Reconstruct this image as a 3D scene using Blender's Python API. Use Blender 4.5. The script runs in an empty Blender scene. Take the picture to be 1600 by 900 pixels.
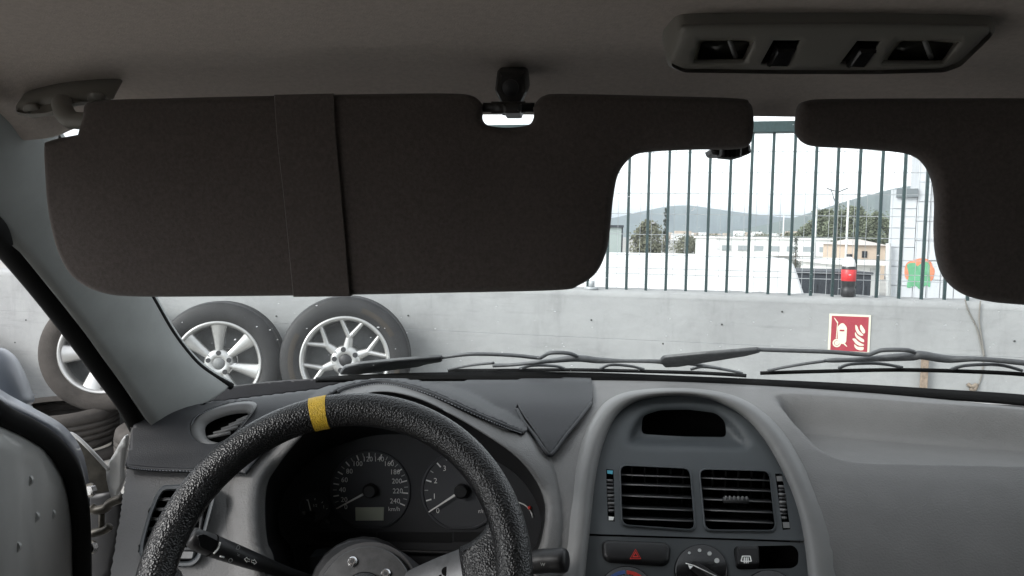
import bpy, bmesh, math, random
from mathutils import Vector, Matrix
from mathutils.geometry import delaunay_2d_cdt
random.seed(7)
R = math.radians
scn = bpy.context.scene
col = scn.collection
CZ = 1.19                      # camera height above the yard

# ---------------------------------------------------------------- camera, sky, sun, exposure
cam_d = bpy.data.cameras.new("camera"); cam = bpy.data.objects.new("camera", cam_d); col.objects.link(cam)
CAMROT = Matrix.Rotation(R(4), 3, 'Z') @ Matrix.Rotation(R(86), 3, 'X') @ Matrix.Rotation(R(1), 3, 'Z')
cam.matrix_world = Matrix.Translation((0, 0, CZ)) @ CAMROT.to_4x4()
cam_d.sensor_width = 36; cam_d.lens = 27; cam_d.clip_start = 0.02; cam_d.clip_end = 20000
scn.camera = cam
FPX = 1200.0

SUN_EL, SUN_ROT = 34, 236
world = bpy.data.worlds.new("World"); scn.world = world; world.use_nodes = True
wn = world.node_tree; wn.nodes.clear()
sky = wn.nodes.new('ShaderNodeTexSky'); sky.sky_type = 'NISHITA'; sky.sun_disc = False
sky.sun_elevation = R(SUN_EL); sky.sun_rotation = R(SUN_ROT); sky.air_density = 1.0; sky.dust_density = 0.6; sky.ozone_density = 1.0
hs = wn.nodes.new('ShaderNodeHueSaturation'); hs.inputs['Saturation'].default_value = 0.12
bg = wn.nodes.new('ShaderNodeBackground'); bg.inputs['Strength'].default_value = 0.15
wo = wn.nodes.new('ShaderNodeOutputWorld')
wn.links.new(sky.outputs[0], hs.inputs['Color']); wn.links.new(hs.outputs[0], bg.inputs[0]); wn.links.new(bg.outputs[0], wo.inputs[0])
sun_d = bpy.data.lights.new("sun", 'SUN'); sun_d.energy = 1.1; sun_d.angle = R(25); sun_d.color = (1, .97, .93)
sun = bpy.data.objects.new("sun", sun_d); col.objects.link(sun)
sun.rotation_euler = Vector((math.sin(R(SUN_ROT)) * math.cos(R(SUN_EL)), math.cos(R(SUN_ROT)) * math.cos(R(SUN_EL)), math.sin(R(SUN_EL)))).to_track_quat('Z', 'Y').to_euler()
sun.location = (0, 0, 30)
scn.view_settings.view_transform = 'Standard'; scn.view_settings.look = 'None'
scn.view_settings.gamma = 1; scn.view_settings.exposure = 1.6
scn.render.engine = 'CYCLES'
cy = scn.cycles
cy.use_denoising = True; cy.max_bounces = 10; cy.diffuse_bounces = 5; cy.glossy_bounces = 4; cy.transparent_max_bounces = 12
cy.transmission_bounces = 6; cy.sample_clamp_indirect = 6; cy.caustics_reflective = False; cy.caustics_refractive = False

# ---------------------------------------------------------------- pixel <-> place
def ray(px, py):
    return CAMROT @ Vector(((px - 800) / FPX, -(py - 450) / FPX, -1))
def P(px, py, Y):
    d = ray(px, py); t = Y / d.y
    return Vector((d.x * t, Y, d.z * t + CZ))
def PZ(px, py, z):
    d = ray(px, py); t = (z - CZ) / d.z
    return Vector((d.x * t, d.y * t, z))
def PP(px, py, o, n):
    d = ray(px, py); c = Vector((0, 0, CZ)); t = (o - c).dot(n) / d.dot(n)
    return c + d * t
CAMINV = CAMROT.transposed()
def pix(p):
    q = CAMINV @ (Vector(p) - Vector((0, 0, CZ)))
    return 800 + FPX * q.x / -q.z, 450 - FPX * q.y / -q.z

# ---------------------------------------------------------------- materials
def mat(name, color, rough=.6, metal=0, bump=None, var=None, spec=.5, coat=0, sheen=0):
    """bump = (kind, scale, strength, distance); var = (scale, amount) tone variation"""
    m = bpy.data.materials.new(name); m.use_nodes = True
    nt = m.node_tree; b = nt.nodes['Principled BSDF']
    b.inputs['Base Color'].default_value = (*color, 1); b.inputs['Roughness'].default_value = rough
    b.inputs['Metallic'].default_value = metal; b.inputs['Specular IOR Level'].default_value = spec
    b.inputs['Coat Weight'].default_value = coat; b.inputs['Sheen Weight'].default_value = sheen
    tc = nt.nodes.new('ShaderNodeTexCoord')
    if var:
        n = nt.nodes.new('ShaderNodeTexNoise'); n.inputs['Scale'].default_value = var[0]; n.inputs['Detail'].default_value = 6
        n.inputs['Roughness'].default_value = .65
        nt.links.new(tc.outputs['Object'], n.inputs['Vector'])
        mr = nt.nodes.new('ShaderNodeMapRange'); mr.inputs[1].default_value = .3; mr.inputs[2].default_value = .7
        mr.inputs[3].default_value = 1 - var[1]; mr.inputs[4].default_value = 1 + var[1]
        nt.links.new(n.outputs[0], mr.inputs[0])
        mx = nt.nodes.new('ShaderNodeMix'); mx.data_type = 'RGBA'; mx.blend_type = 'MULTIPLY'; mx.inputs[0].default_value = 1
        mx.inputs[6].default_value = (*color, 1); nt.links.new(mr.outputs[0], mx.inputs[7]); nt.links.new(mx.outputs[2], b.inputs['Base Color'])
    if bump:
        k, sc, st, di = bump
        if k == 'voronoi':
            t = nt.nodes.new('ShaderNodeTexVoronoi'); t.feature = 'SMOOTH_F1'; t.inputs['Smoothness'].default_value = .4; out = t.outputs['Distance']
        else:
            t = nt.nodes.new('ShaderNodeTexNoise'); t.inputs['Detail'].default_value = 3; out = t.outputs[0]
        t.inputs['Scale'].default_value = sc
        nt.links.new(tc.outputs['Object'], t.inputs['Vector'])
        bp = nt.nodes.new('ShaderNodeBump'); bp.inputs['Strength'].default_value = st; bp.inputs['Distance'].default_value = di
        nt.links.new(out, bp.inputs['Height']); nt.links.new(bp.outputs[0], b.inputs['Normal'])
    return m
M = {}
M['headliner'] = mat('headliner_cloth', (.50, .447, .41), .95, bump=('noise', 900, .35, .001), var=(250, .10), spec=.1)
M['visor'] = mat('visor_cloth', (.098, .083, .077), .95, bump=('noise', 1100, .3, .0008), var=(420, .2), spec=.1, sheen=.2)
M['pillar'] = mat('pillar_plastic', (.27, .28, .272), .7, bump=('noise', 700, .12, .0006), var=(40, .05))
M['dash'] = mat('dash_plastic', (.160, .158, .156), .55, bump=('noise', 480, .4, .0014), var=(22, .07))
M['band'] = mat('console_band_plastic', (.20, .20, .198), .5, bump=('noise', 900, .12, .0005), var=(30, .05))
M['panel'] = mat('console_panel_plastic', (.066, .074, .08), .5, bump=('noise', 1200, .08, .0004), var=(40, .06))
M['lower'] = mat('console_lower_plastic', (.050, .056, .060), .5, bump=('noise', 1200, .08, .0004))
M['cover'] = mat('black_leatherette', (.017, .018, .021), .55, bump=('voronoi', 900, .25, .0006), var=(60, .12))
M['leather'] = mat('rim_leather', (.005, .005, .0055), .34, bump=('voronoi', 560, .7, .0012), spec=.5)
M['yellow'] = mat('yellow_leather', (.62, .40, .03), .5, bump=('voronoi', 760, .6, .0011), var=(150, .18))
M['stitch'] = mat('grey_thread', (.25, .26, .28), .8)
M['black'] = mat('black_plastic', (.012, .012, .013), .45)
M['gloss'] = mat('gloss_black_plastic', (.008, .008, .009), .18)
M['deep'] = mat('dark_cavity', (.006, .006, .006), .9, spec=.1)
M['rubber'] = mat('black_rubber', (.008, .008, .008), .85, spec=.15)
M['wiper'] = mat('wiper_paint', (.11, .115, .12), .5, var=(120, .2))
M['face'] = mat('cluster_face', (.030, .031, .034), .6)
M['dial'] = mat('dial_face', (.058, .060, .066), .6)
M['print'] = mat('white_print', (.90, .90, .88), .6)
M['dimprint'] = mat('grey_print', (.50, .51, .50), .6)
M['lcd'] = mat('lcd_pane', (.50, .53, .43), .4)
M['red'] = mat('red_print', (.55, .03, .02), .5)
M['cyan'] = mat('cyan_print', (.10, .45, .60), .5)
M['alu'] = mat('brushed_dark_metal', (.085, .086, .088), .42, metal=.9, var=(90, .2))
M['boss'] = mat('boss_dark_metal', (.045, .045, .047), .5, metal=.4)
M['chrome'] = mat('bright_steel', (.75, .75, .76), .22, metal=1)
M['slat'] = mat('slat_plastic', (.05, .05, .052), .45)
M['slatw'] = mat('slat_edge_grey', (.20, .20, .20), .4)
M['doorpaint'] = mat('silver_paint', (.40, .40, .39), .38, metal=.25, var=(12, .06), coat=.3)
M['bluepaint'] = mat('dark_blue_trim', (.075, .088, .115), .35, coat=.3)
M['brownmetal'] = mat('dirty_inner_metal', (.085, .078, .065), .5, metal=.3, var=(60, .4))
M['mirror'] = mat('mirror_shell', (.11, .125, .15), .4, coat=.2)
M['clip'] = mat('dark_clip_plastic', (.030, .028, .027), .5)
M['lamp'] = mat('lamp_plastic', (.21, .20, .18), .5)
M['carpet'] = mat('dark_carpet', (.02, .02, .02), .95)
def glass_mat():
    m = bpy.data.materials.new('dusty_glass'); m.use_nodes = True; nt = m.node_tree; nt.nodes.clear()
    N = nt.nodes.new; L = nt.links.new
    out = N('ShaderNodeOutputMaterial'); tr = N('ShaderNodeBsdfTransparent'); tr.inputs[0].default_value = (.93, .96, .955, 1)
    gl = N('ShaderNodeBsdfGlossy'); gl.inputs['Roughness'].default_value = .01
    lw = N('ShaderNodeLayerWeight'); lw.inputs[0].default_value = .5
    pw_ = N('ShaderNodeMath'); pw_.operation = 'POWER'; L(lw.outputs['Facing'], pw_.inputs[0]); pw_.inputs[1].default_value = 5
    fr = N('ShaderNodeMath'); fr.operation = 'MULTIPLY_ADD'; L(pw_.outputs[0], fr.inputs[0]); fr.inputs[1].default_value = .45; fr.inputs[2].default_value = .02
    m1 = N('ShaderNodeMixShader'); L(fr.outputs[0], m1.inputs[0]); L(tr.outputs[0], m1.inputs[1]); L(gl.outputs[0], m1.inputs[2])
    tc = N('ShaderNodeTexCoord')
    v = N('ShaderNodeTexVoronoi'); v.inputs['Scale'].default_value = 75; L(tc.outputs['Object'], v.inputs['Vector'])
    n = N('ShaderNodeTexNoise'); n.inputs['Scale'].default_value = 9; n.inputs['Detail'].default_value = 4; L(tc.outputs['Object'], n.inputs['Vector'])
    sp = N('ShaderNodeSeparateColor'); L(v.outputs['Color'], sp.inputs[0])
    # radius of each fleck: some cells only, more where the noise is high
    a = N('ShaderNodeMath'); a.operation = 'MULTIPLY_ADD'; L(sp.outputs[0], a.inputs[0]); a.inputs[1].default_value = .20; a.inputs[2].default_value = -.080
    b = N('ShaderNodeMath'); b.operation = 'MULTIPLY_ADD'; L(n.outputs[0], b.inputs[0]); b.inputs[1].default_value = .25; b.inputs[2].default_value = -.13
    c = N('ShaderNodeMath'); c.operation = 'ADD'; L(a.outputs[0], c.inputs[0]); L(b.outputs[0], c.inputs[1])
    d = N('ShaderNodeMath'); d.operation = 'LESS_THAN'; L(v.outputs['Distance'], d.inputs[0]); L(c.outputs[0], d.inputs[1])
    e = N('ShaderNodeMath'); e.operation = 'MULTIPLY_ADD'; L(d.outputs[0], e.inputs[0]); e.inputs[1].default_value = .8; e.inputs[2].default_value = .03
    du = N('ShaderNodeBsdfTranslucent'); du.inputs[0].default_value = (.8, .82, .82, 1)
    dd = N('ShaderNodeBsdfDiffuse'); dd.inputs[0].default_value = (.7, .7, .7, 1)
    ds = N('ShaderNodeMixShader'); ds.inputs[0].default_value = .4; L(du.outputs[0], ds.inputs[1]); L(dd.outputs[0], ds.inputs[2])
    m2 = N('ShaderNodeMixShader'); L(e.outputs[0], m2.inputs[0]); L(m1.outputs[0], m2.inputs[1]); L(ds.outputs[0], m2.inputs[2])
    L(m2.outputs[0], out.inputs[0])
    return m
M['glass'] = glass_mat()

# ---------------------------------------------------------------- builders
def link(o, parent=None, label=None):
    col.objects.link(o)
    if parent is not None: o.parent = parent
    if label: o['label'] = label
    return o
def mk(name, verts, faces, m, parent=None, smooth=True, label=None, solid=None, bevel=None, auto=None):
    me = bpy.data.meshes.new(name)
    me.from_pydata([tuple(v) for v in verts], [], faces); me.update()
    bm = bmesh.new(); bm.from_mesh(me); bmesh.ops.remove_doubles(bm, verts=bm.verts, dist=1e-6)
    bmesh.ops.recalc_face_normals(bm, faces=bm.faces); bm.to_mesh(me); bm.free()
    me.materials.append(m if not isinstance(m, str) else M[m])
    if smooth:
        me.polygons.foreach_set('use_smooth', [True] * len(me.polygons))
        if auto: me.set_sharp_from_angle(angle=R(auto))
    o = bpy.data.objects.new(name, me); link(o, parent, label)
    if parent is not None and parent.get('_w') is None and parent.type == 'EMPTY' and not parent.get('_local'):
        o.location = -parent.location
    if solid:
        s = o.modifiers.new('thick', 'SOLIDIFY'); s.thickness = abs(solid); s.offset = -1 if solid > 0 else 1
    if bevel:
        b = o.modifiers.new('bevel', 'BEVEL'); b.width = bevel; b.segments = 2; b.limit_method = 'ANGLE'
    return o
def thing(name, label, cat, loc=(0, 0, 0), group=None, local=False):
    o = bpy.data.objects.new(name, None); o.location = loc; o.empty_display_size = .1; col.objects.link(o)
    o['label'] = label; o['category'] = cat
    if group: o['group'] = group
    if local: o['_local'] = 1
    return o
def tag(o, label, cat, group=None, kind=None):
    if label: o['label'] = label
    if cat: o['category'] = cat
    if group: o['group'] = group
    if kind: o['kind'] = kind
    return o
def cr(pts, n=8, closed=False):
    """Catmull-Rom through points of any dimension"""
    pts = [tuple(p) for p in pts]; out = []; L = len(pts)
    rng = range(L) if closed else range(L - 1)
    for i in rng:
        if closed: p = [pts[(i + k) % L] for k in (-1, 0, 1, 2)]
        else: p = [pts[max(0, min(L - 1, i + k))] for k in (-1, 0, 1, 2)]
        for j in range(n):
            t = j / n
            out.append(tuple(.5 * (2 * b + (c - a) * t + (2 * a - 5 * b + 4 * c - d) * t * t + (3 * b - a - 3 * c + d) * t ** 3) for a, b, c, d in zip(*p)))
    if not closed: out.append(pts[-1])
    return out
def rnd(pts, r, n=5):
    """round the corners of a closed 2D polygon"""
    out = []; L = len(pts)
    for i in range(L):
        a, b, c = Vector(pts[i - 1]), Vector(pts[i]), Vector(pts[(i + 1) % L])
        u, v = (a - b), (c - b); rr = min(r, u.length * .48, v.length * .48)
        p0, p1 = b + u.normalized() * rr, b + v.normalized() * rr
        for j in range(n + 1):
            t = j / n; out.append(tuple(p0 * (1 - t) ** 2 + b * 2 * t * (1 - t) + p1 * t * t))
    return out
def lerp_key(keys, x):
    if x <= keys[0][0]: return keys[0][1]
    for (a, u), (b, v) in zip(keys, keys[1:]):
        if x <= b: return u + (v - u) * (x - a) / (b - a)
    return keys[-1][1]
def sstep(a, b, x):
    t = max(0, min(1, (x - a) / (b - a))); return t * t * (3 - 2 * t)
def inside(p, poly):
    x, y = p; c = False; j = len(poly) - 1
    for i in range(len(poly)):
        xi, yi = poly[i][0], poly[i][1]; xj, yj = poly[j][0], poly[j][1]
        if (yi > y) != (yj > y) and x < (xj - xi) * (y - yi) / (yj - yi) + xi: c = not c
        j = i
    return c
def sdist(p, poly):
    """signed distance, positive inside"""
    x, y = p; best = 1e9
    for i in range(len(poly)):
        ax, ay = poly[i - 1][:2]; bx, by = poly[i][:2]; dx, dy = bx - ax, by - ay
        t = max(0, min(1, ((x - ax) * dx + (y - ay) * dy) / (dx * dx + dy * dy + 1e-12)))
        best = min(best, (x - ax - t * dx) ** 2 + (y - ay - t * dy) ** 2)
    return math.sqrt(best) * (1 if inside(p, poly) else -1)
def loft(rows, closed=False):
    V = [p for r_ in rows for p in r_]; n = len(rows[0]); F = []
    for i in range(len(rows) - 1):
        for j in range(n if closed else n - 1):
            k = (j + 1) % n
            F.append((i * n + j, i * n + k, (i + 1) * n + k, (i + 1) * n + j))
    return V, F
def tube(path, rad, n=8, caps=True, flat=1.0, up=None):
    """rad: number or list; round tube along 3D points"""
    path = [Vector(p) for p in path]; V = []; F = []; L = len(path)
    for i, p in enumerate(path):
        t = (path[min(L - 1, i + 1)] - path[max(0, i - 1)]).normalized()
        a = Vector(up) if up else (Vector((0, 0, 1)) if abs(t.z) < .9 else Vector((0, 1, 0)))
        u = t.cross(a).normalized(); w = u.cross(t).normalized()
        r_ = rad[i] if isinstance(rad, (list, tuple)) else rad
        for k in range(n):
            an = 2 * math.pi * k / n; V.append(p + u * math.cos(an) * r_ * flat + w * math.sin(an) * r_)
    for i in range(L - 1):
        for k in range(n):
            F.append((i * n + k, i * n + (k + 1) % n, (i + 1) * n + (k + 1) % n, (i + 1) * n + k))
    if caps: F += [tuple(range(n))[::-1], tuple((L - 1) * n + k for k in range(n))]
    return V, F
def sheet(outline, holes, fn, step, sy=None):
    sy = sy or step
    """triangulated pixel polygon mapped to 3D by fn(px,py)"""
    pts = [Vector(p[:2]) for p in outline]; edges = [(i, (i + 1) % len(outline)) for i in range(len(outline))]
    for h in holes:
        s = len(pts); pts += [Vector(p[:2]) for p in h]; edges += [(s + i, s + (i + 1) % len(h)) for i in range(len(h))]
    xs = [p[0] for p in outline]; ys = [p[1] for p in outline]
    y = min(ys)
    while y < max(ys):
        x = min(xs)
        while x < max(xs):
            q = (x, y)
            if sdist(q, outline) > sy * .4 and all(sdist(q, h) < -sy * .4 for h in holes): pts.append(Vector(q))
            x += step
        y += sy
    v, e, f, *_ = delaunay_2d_cdt(pts, edges, [], 1, 1e-4)
    F = []
    for t in f:
        c = sum((v[i] for i in t), Vector((0, 0))) / len(t)
        if inside(c, outline) and not any(inside(c, h) for h in holes): F.append(tuple(t))
    return [fn(p.x, p.y) for p in v], F
def plate(pts, nrm, prof, cap_back=False):
    """closed ring of 3D points; prof = [(inset, rise along nrm)...]; last ring is filled"""
    nrm = Vector(nrm).normalized(); pts = [Vector(p) for p in pts]; L = len(pts)
    c = sum(pts, Vector()) / L
    ar = sum((pts[i] - c).cross(pts[(i + 1) % L] - c).dot(nrm) for i in range(L))
    if ar < 0: pts = pts[::-1]
    off = []
    for i in range(L):
        a = pts[i] - pts[i - 1]; b = pts[(i + 1) % L] - pts[i]
        na = nrm.cross(a).normalized() if a.length > 1e-9 else Vector(); nb = nrm.cross(b).normalized() if b.length > 1e-9 else Vector()
        o = (na + nb); o = o.normalized() if o.length > 1e-9 else nb
        k = max(.5, o.dot(nb) if nb.length else 1); off.append(o / k)
    rows = [[p + o * ins + nrm * h for p, o in zip(pts, off)] for ins, h in prof]
    V, F = loft(rows, True)
    ex = (pts[L // 3] - pts[0]).normalized(); ex = (ex - nrm * ex.dot(nrm)).normalized(); ey = nrm.cross(ex)
    def fill(ring, s):
        q = [Vector(((p - c).dot(ex), (p - c).dot(ey))) * 100 for p in ring]
        v, e, f, orig, *_ = delaunay_2d_cdt(q, [(i, (i + 1) % L) for i in range(L)], [], 1, 1e-7)
        out = []; h_ = (ring[0] - c).dot(nrm); idx = []
        for k_, p_ in enumerate(v):
            if orig[k_]: idx.append(s + orig[k_][0])
            else: V.append(c + ex * (p_.x / 100) + ey * (p_.y / 100) + nrm * h_); idx.append(len(V) - 1)
        for t in f:
            m_ = sum((v[i] for i in t), Vector((0, 0))) / len(t)
            if inside(m_, q): out.append(tuple(idx[i] for i in t))
        return out
    if L <= 4: fill = lambda ring, s: [tuple(range(s, s + L))]
    F += fill(rows[-1], (len(rows) - 1) * L)
    if cap_back: F += fill(rows[0], 0)
    return V, F
def merge(*vf):
    V, F = [], []
    for v, f in vf:
        s = len(V); V += list(v); F += [tuple(i + s for i in q) for q in f]
    return V, F
def box(c, sx, sy, sz, X=(1, 0, 0), Y=(0, 1, 0), Z=(0, 0, 1)):
    c, X, Y, Z = Vector(c), Vector(X), Vector(Y), Vector(Z)
    V = [c + X * sx * a + Y * sy * b + Z * sz * d for a in (-.5, .5) for b in (-.5, .5) for d in (-.5, .5)]
    return V, [(0, 1, 3, 2), (4, 6, 7, 5), (0, 4, 5, 1), (2, 3, 7, 6), (0, 2, 6, 4), (1, 5, 7, 3)]
def disc(c, nrm, r_, h, n=32, bev=0):
    nrm = Vector(nrm).normalized(); a = Vector((0, 0, 1)) if abs(nrm.z) < .9 else Vector((1, 0, 0))
    u = nrm.cross(a).normalized(); w = nrm.cross(u)
    ring = [Vector(c) + (u * math.cos(2 * math.pi * k / n) + w * math.sin(2 * math.pi * k / n)) * r_ for k in range(n)]
    return plate(ring, nrm, [(0, 0), (0, h - bev), (bev, h)] if bev else [(0, 0), (0, h)], True)
def text_mesh(s, size):
    cu = bpy.data.curves.new('t', 'FONT'); cu.body = s; cu.size = size; cu.align_x = 'CENTER'; cu.align_y = 'CENTER'; cu.resolution_u = 2
    o = bpy.data.objects.new('t', cu); col.objects.link(o)
    me = bpy.data.meshes.new_from_object(o.evaluated_get(bpy.context.evaluated_depsgraph_get()))
    V = [v.co.copy() for v in me.vertices]; F = [tuple(p.vertices) for p in me.polygons]
    bpy.data.objects.remove(o); bpy.data.curves.remove(cu); bpy.data.meshes.remove(me)
    return V, F
def text_on(name, s, size, c, X, Yv, m, parent, stretch=1.0):
    V, F = text_mesh(s, size); X, Yv, c = Vector(X), Vector(Yv), Vector(c)
    return mk(name, [c + X * v.x * stretch + Yv * v.y for v in V], F, m, parent, smooth=False)


def tint(name, c):
    m = bpy.data.materials.new(name); m.use_nodes = True; nt = m.node_tree; nt.nodes.clear()
    o = nt.nodes.new('ShaderNodeOutputMaterial'); t = nt.nodes.new('ShaderNodeBsdfTransparent'); t.inputs[0].default_value = (*c, 1)
    g = nt.nodes.new('ShaderNodeBsdfGlossy'); g.inputs['Roughness'].default_value = .02; x = nt.nodes.new('ShaderNodeMixShader'); x.inputs[0].default_value = .06
    nt.links.new(t.outputs[0], x.inputs[1]); nt.links.new(g.outputs[0], x.inputs[2]); nt.links.new(x.outputs[0], o.inputs[0]); return m
M['sideglass'] = tint('tinted_side_glass', (.50, .53, .51)); M['rearglass'] = tint('dark_rear_glass', (.16, .17, .165))
# ================================================================ THE PLACE OUTSIDE
# wall line: top edge through two pixels at one height
WA = P(960, 454, 3.75); WTOP = WA.z
WB = PZ(1480, 471, WTOP)
WT = (WB - WA); WT.z = 0; WT.normalize()
WN = Vector((WT.y, -WT.x, 0))
if WN.y > 0: WN = -WN                          # towards the camera
def W(t, d, z):                                # along the wall, in front of it, height
    return WA + WT * t + WN * d + Vector((0, 0, z - WTOP))
def PW(px, py, d=0):
    return PP(px, py, WA + WN * d, WN)
def tW(px, d=0): return (PW(px, 450, d) - WA).dot(WT)
STREET = -1.0
# ground: the yard, the lower street behind the wall, out to the horizon
gm = bpy.data.materials.new('ground_mix'); gm.use_nodes = True
def concrete(m, c0, c1, sc, bump=.3):
    nt = m.node_tree; b = nt.nodes['Principled BSDF']; b.inputs['Roughness'].default_value = .9
    tc = nt.nodes.new('ShaderNodeTexCoord'); n = nt.nodes.new('ShaderNodeTexNoise'); n.inputs['Scale'].default_value = sc; n.inputs['Detail'].default_value = 9; n.inputs['Roughness'].default_value = .7
    mp = nt.nodes.new('ShaderNodeMapping'); mp.inputs['Scale'].default_value = (1, 1, 1.7)
    r_ = nt.nodes.new('ShaderNodeValToRGB'); r_.color_ramp.elements[0].color = (*c0, 1); r_.color_ramp.elements[1].color = (*c1, 1)
    r_.color_ramp.elements[0].position = .32; r_.color_ramp.elements[1].position = .68
    L = nt.links.new; L(tc.outputs['Object'], mp.inputs[0]); L(mp.outputs[0], n.inputs['Vector']); L(n.outputs[0], r_.inputs[0]); L(r_.outputs[0], b.inputs['Base Color'])
    n2 = nt.nodes.new('ShaderNodeTexNoise'); n2.inputs['Scale'].default_value = sc * 14; n2.inputs['Detail'].default_value = 5; L(tc.outputs['Object'], n2.inputs['Vector'])
    bp = nt.nodes.new('ShaderNodeBump'); bp.inputs['Strength'].default_value = bump; bp.inputs['Distance'].default_value = .01; L(n2.outputs[0], bp.inputs['Height']); L(bp.outputs[0], b.inputs['Normal'])
    return nt, b, r_, tc
concrete(gm, (.27, .262, .245), (.40, .388, .36), .35)
rows = []
for d, z in ((60, 0), (0.5, 0), (-.12, 0), (-.125, STREET), (-6, STREET), (-60, STREET - .2), (-400, STREET - 1), (-9000, STREET - 2)):
    ext = 60 if d > -50 else 9000
    rows.append([W(t * ext, d, z) for t in (-1, -.5, -.2, 0, .2, .5, 1)])
V, F = loft(rows); tag(mk('ground', V, F, gm, smooth=False), None, None, kind='structure')
# far hills
def hill(name, prof, dist, colr):
    hm = mat(name + '_scrub', colr, .95, var=(.004, .35))
    rows = []
    for k, (f, dd) in enumerate(((0, -500), (.35, -250), (.75, -90), (1, 0), (.5, 500), (0, 900))):
        row = []
        for px, py in cr(prof, 10):
            top = P(px, py, dist); h = top.z + 3
            q = Vector((top.x, dist, 0)) * ((dist + dd) / dist)
            jit = 1 + (.10 * math.sin(px * .21 + k * 1.7) + .05 * math.sin(px * .57 + k)) * (0 < f < 1)
            row.append(Vector((q.x, q.y, -3 + h * f * jit)))
        rows.append(row)
    V, F = loft(rows); return tag(mk(name, V, F, hm), None, None, kind='structure')
hill('hills', [(300, 345), (600, 330), (800, 338), (930, 343), (1000, 331), (1040, 323), (1075, 321), (1115, 326), (1150, 331), (1200, 337), (1260, 343), (1330, 352), (1450, 362)], 3600, (.10, .13, .11))
hill('hills', [(1130, 362), (1190, 352), (1240, 340), (1280, 328), (1320, 315), (1360, 304), (1400, 294), (1440, 288), (1500, 280), (1600, 268), (1750, 262), (1900, 280), (2100, 300)], 2300, (.09, .12, .09))

# ---- concrete wall
wm = bpy.data.materials.new('cast_concrete'); wm.use_nodes = True
nt, b, rp, tc = concrete(wm, (.29, .296, .296), (.37, .378, .376), 1.6, .35)
def stains():
    """rain marks running down, smudges and pores over the cast face"""
    N = nt.nodes.new; L = nt.links.new
    def layer(scale, sc, lo, hi, dark, prev):
        mp = N('ShaderNodeMapping'); mp.inputs['Scale'].default_value = sc; L(tc.outputs['Object'], mp.inputs[0])
        n = N('ShaderNodeTexNoise'); n.inputs['Scale'].default_value = scale; n.inputs['Detail'].default_value = 8; n.inputs['Roughness'].default_value = .7; L(mp.outputs[0], n.inputs['Vector'])
        mr = N('ShaderNodeMapRange'); mr.inputs[1].default_value = lo; mr.inputs[2].default_value = hi; mr.inputs[3].default_value = 1; mr.inputs[4].default_value = dark; L(n.outputs[0], mr.inputs[0])
        mx = N('ShaderNodeMix'); mx.data_type = 'RGBA'; mx.blend_type = 'MULTIPLY'; mx.inputs[0].default_value = 1; L(prev, mx.inputs[6]); L(mr.outputs[0], mx.inputs[7]); return mx.outputs[2]
    o_ = layer(2.2, (1, 1, .5), .52, .74, .80, rp.outputs[0])
    o_ = layer(9, (1, 1, .18), .55, .75, .82, o_)
    o_ = layer(5, (.35, .35, 4), .56, .75, .80, o_)
    o_ = layer(70, (1, 1, 1), .66, .78, .8, o_)
    L(o_, b.inputs['Base Color'])
stains()
T0, T1 = -6.5, 5.5
wall = thing('concrete_wall', 'low pale grey cast concrete wall with form lines under the fence', 'wall', W(0, -.1, 0))
def lower_board(z0, z1, d):
    return merge(box(W((T0 + T1) / 2, d - .1, (z0 + z1) / 2), T1 - T0, .2, z1 - z0, WT, WN))
SEAM = PW(1000, 531).z
mk('wall_body', *box(W((T0 + T1) / 2, -.11, (SEAM + WTOP - .03) / 2), T1 - T0, .22, WTOP - .03 - SEAM, WT, WN), wm, wall, smooth=False)
mk('wall_foot', *box(W((T0 + T1) / 2, -.10, (SEAM - .001 - 1.3) / 2), T1 - T0, .2045, SEAM - .001 + 1.3, WT, WN), wm, wall, smooth=False, bevel=.0015)
# uneven coping along the top
nn = 240; rows = [[], [], [], []]
for i in range(nn + 1):
    t = T0 + (T1 - T0) * i / nn; j = random.uniform(-.006, .006); k = random.uniform(-.004, .004)
    rows[0].append(W(t, .0006, WTOP - .0325)); rows[1].append(W(t, .0005 + abs(k) * .5, WTOP - .010 + j)); rows[2].append(W(t, -.02, WTOP + j * .7)); rows[3].append(W(t, -.225, WTOP + k))
mk('coping', *loft(rows), wm, wall, label='rough uneven top edge of the wall')
pit = mat('tie_hole_shadow', (.05, .05, .05), .95)
for px, py in ((1128, 507), (924, 500), (1222, 487), (1585, 533), (1036, 537), (432, 494), (638, 493), (41, 500), (24, 535)):
    c = PW(px, py); mk('tie_hole', *disc(c + WN * .0005, WN, .0045, .003, 10), pit, wall, smooth=False)
# ---- fence
RAILZ0, RAILZ1 = PW(1210, 208, -.1).z, PW(1210, 190, -.1).z
green = mat('dark_green_paint', (.012, .035, .036), .45, var=(60, .3))
wirem = mat('galvanised_wire', (.44, .46, .47), .5, metal=.3)
fence = thing('bar_fence', 'dark green vertical bar fence with wire mesh on the concrete wall', 'fence', W(0, -.1, WTOP))
t0 = (PW(1205, 330, -.1) - WA).dot(WT); pitch = ((PW(1411, 330, -.1) - WA).dot(WT) - t0) / 6
nb = 46
bar0 = None
for i in range(-22, 15):
    t = t0 + pitch * i
    if bar0 is None:
        bar0 = mk('bar', *box((0, 0, (RAILZ0 + .01 - WTOP) / 2 - .01), .0135, .0135, RAILZ0 + .03 - WTOP, WT, WN), green, fence, smooth=False, bevel=.002)
        o = bar0
    else:
        o = bar0.copy(); col.objects.link(o)
    o.location = WT * t + Vector((0, 0, 0))
ta, tb = t0 - pitch * 23, t0 + pitch * 15
mk('top_rail', *box(W((ta + tb) / 2, -.1, (RAILZ0 + RAILZ1) / 2), tb - ta, .05, RAILZ1 - RAILZ0, WT, WN), green, fence, smooth=False, bevel=.004)
wires = []
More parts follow.
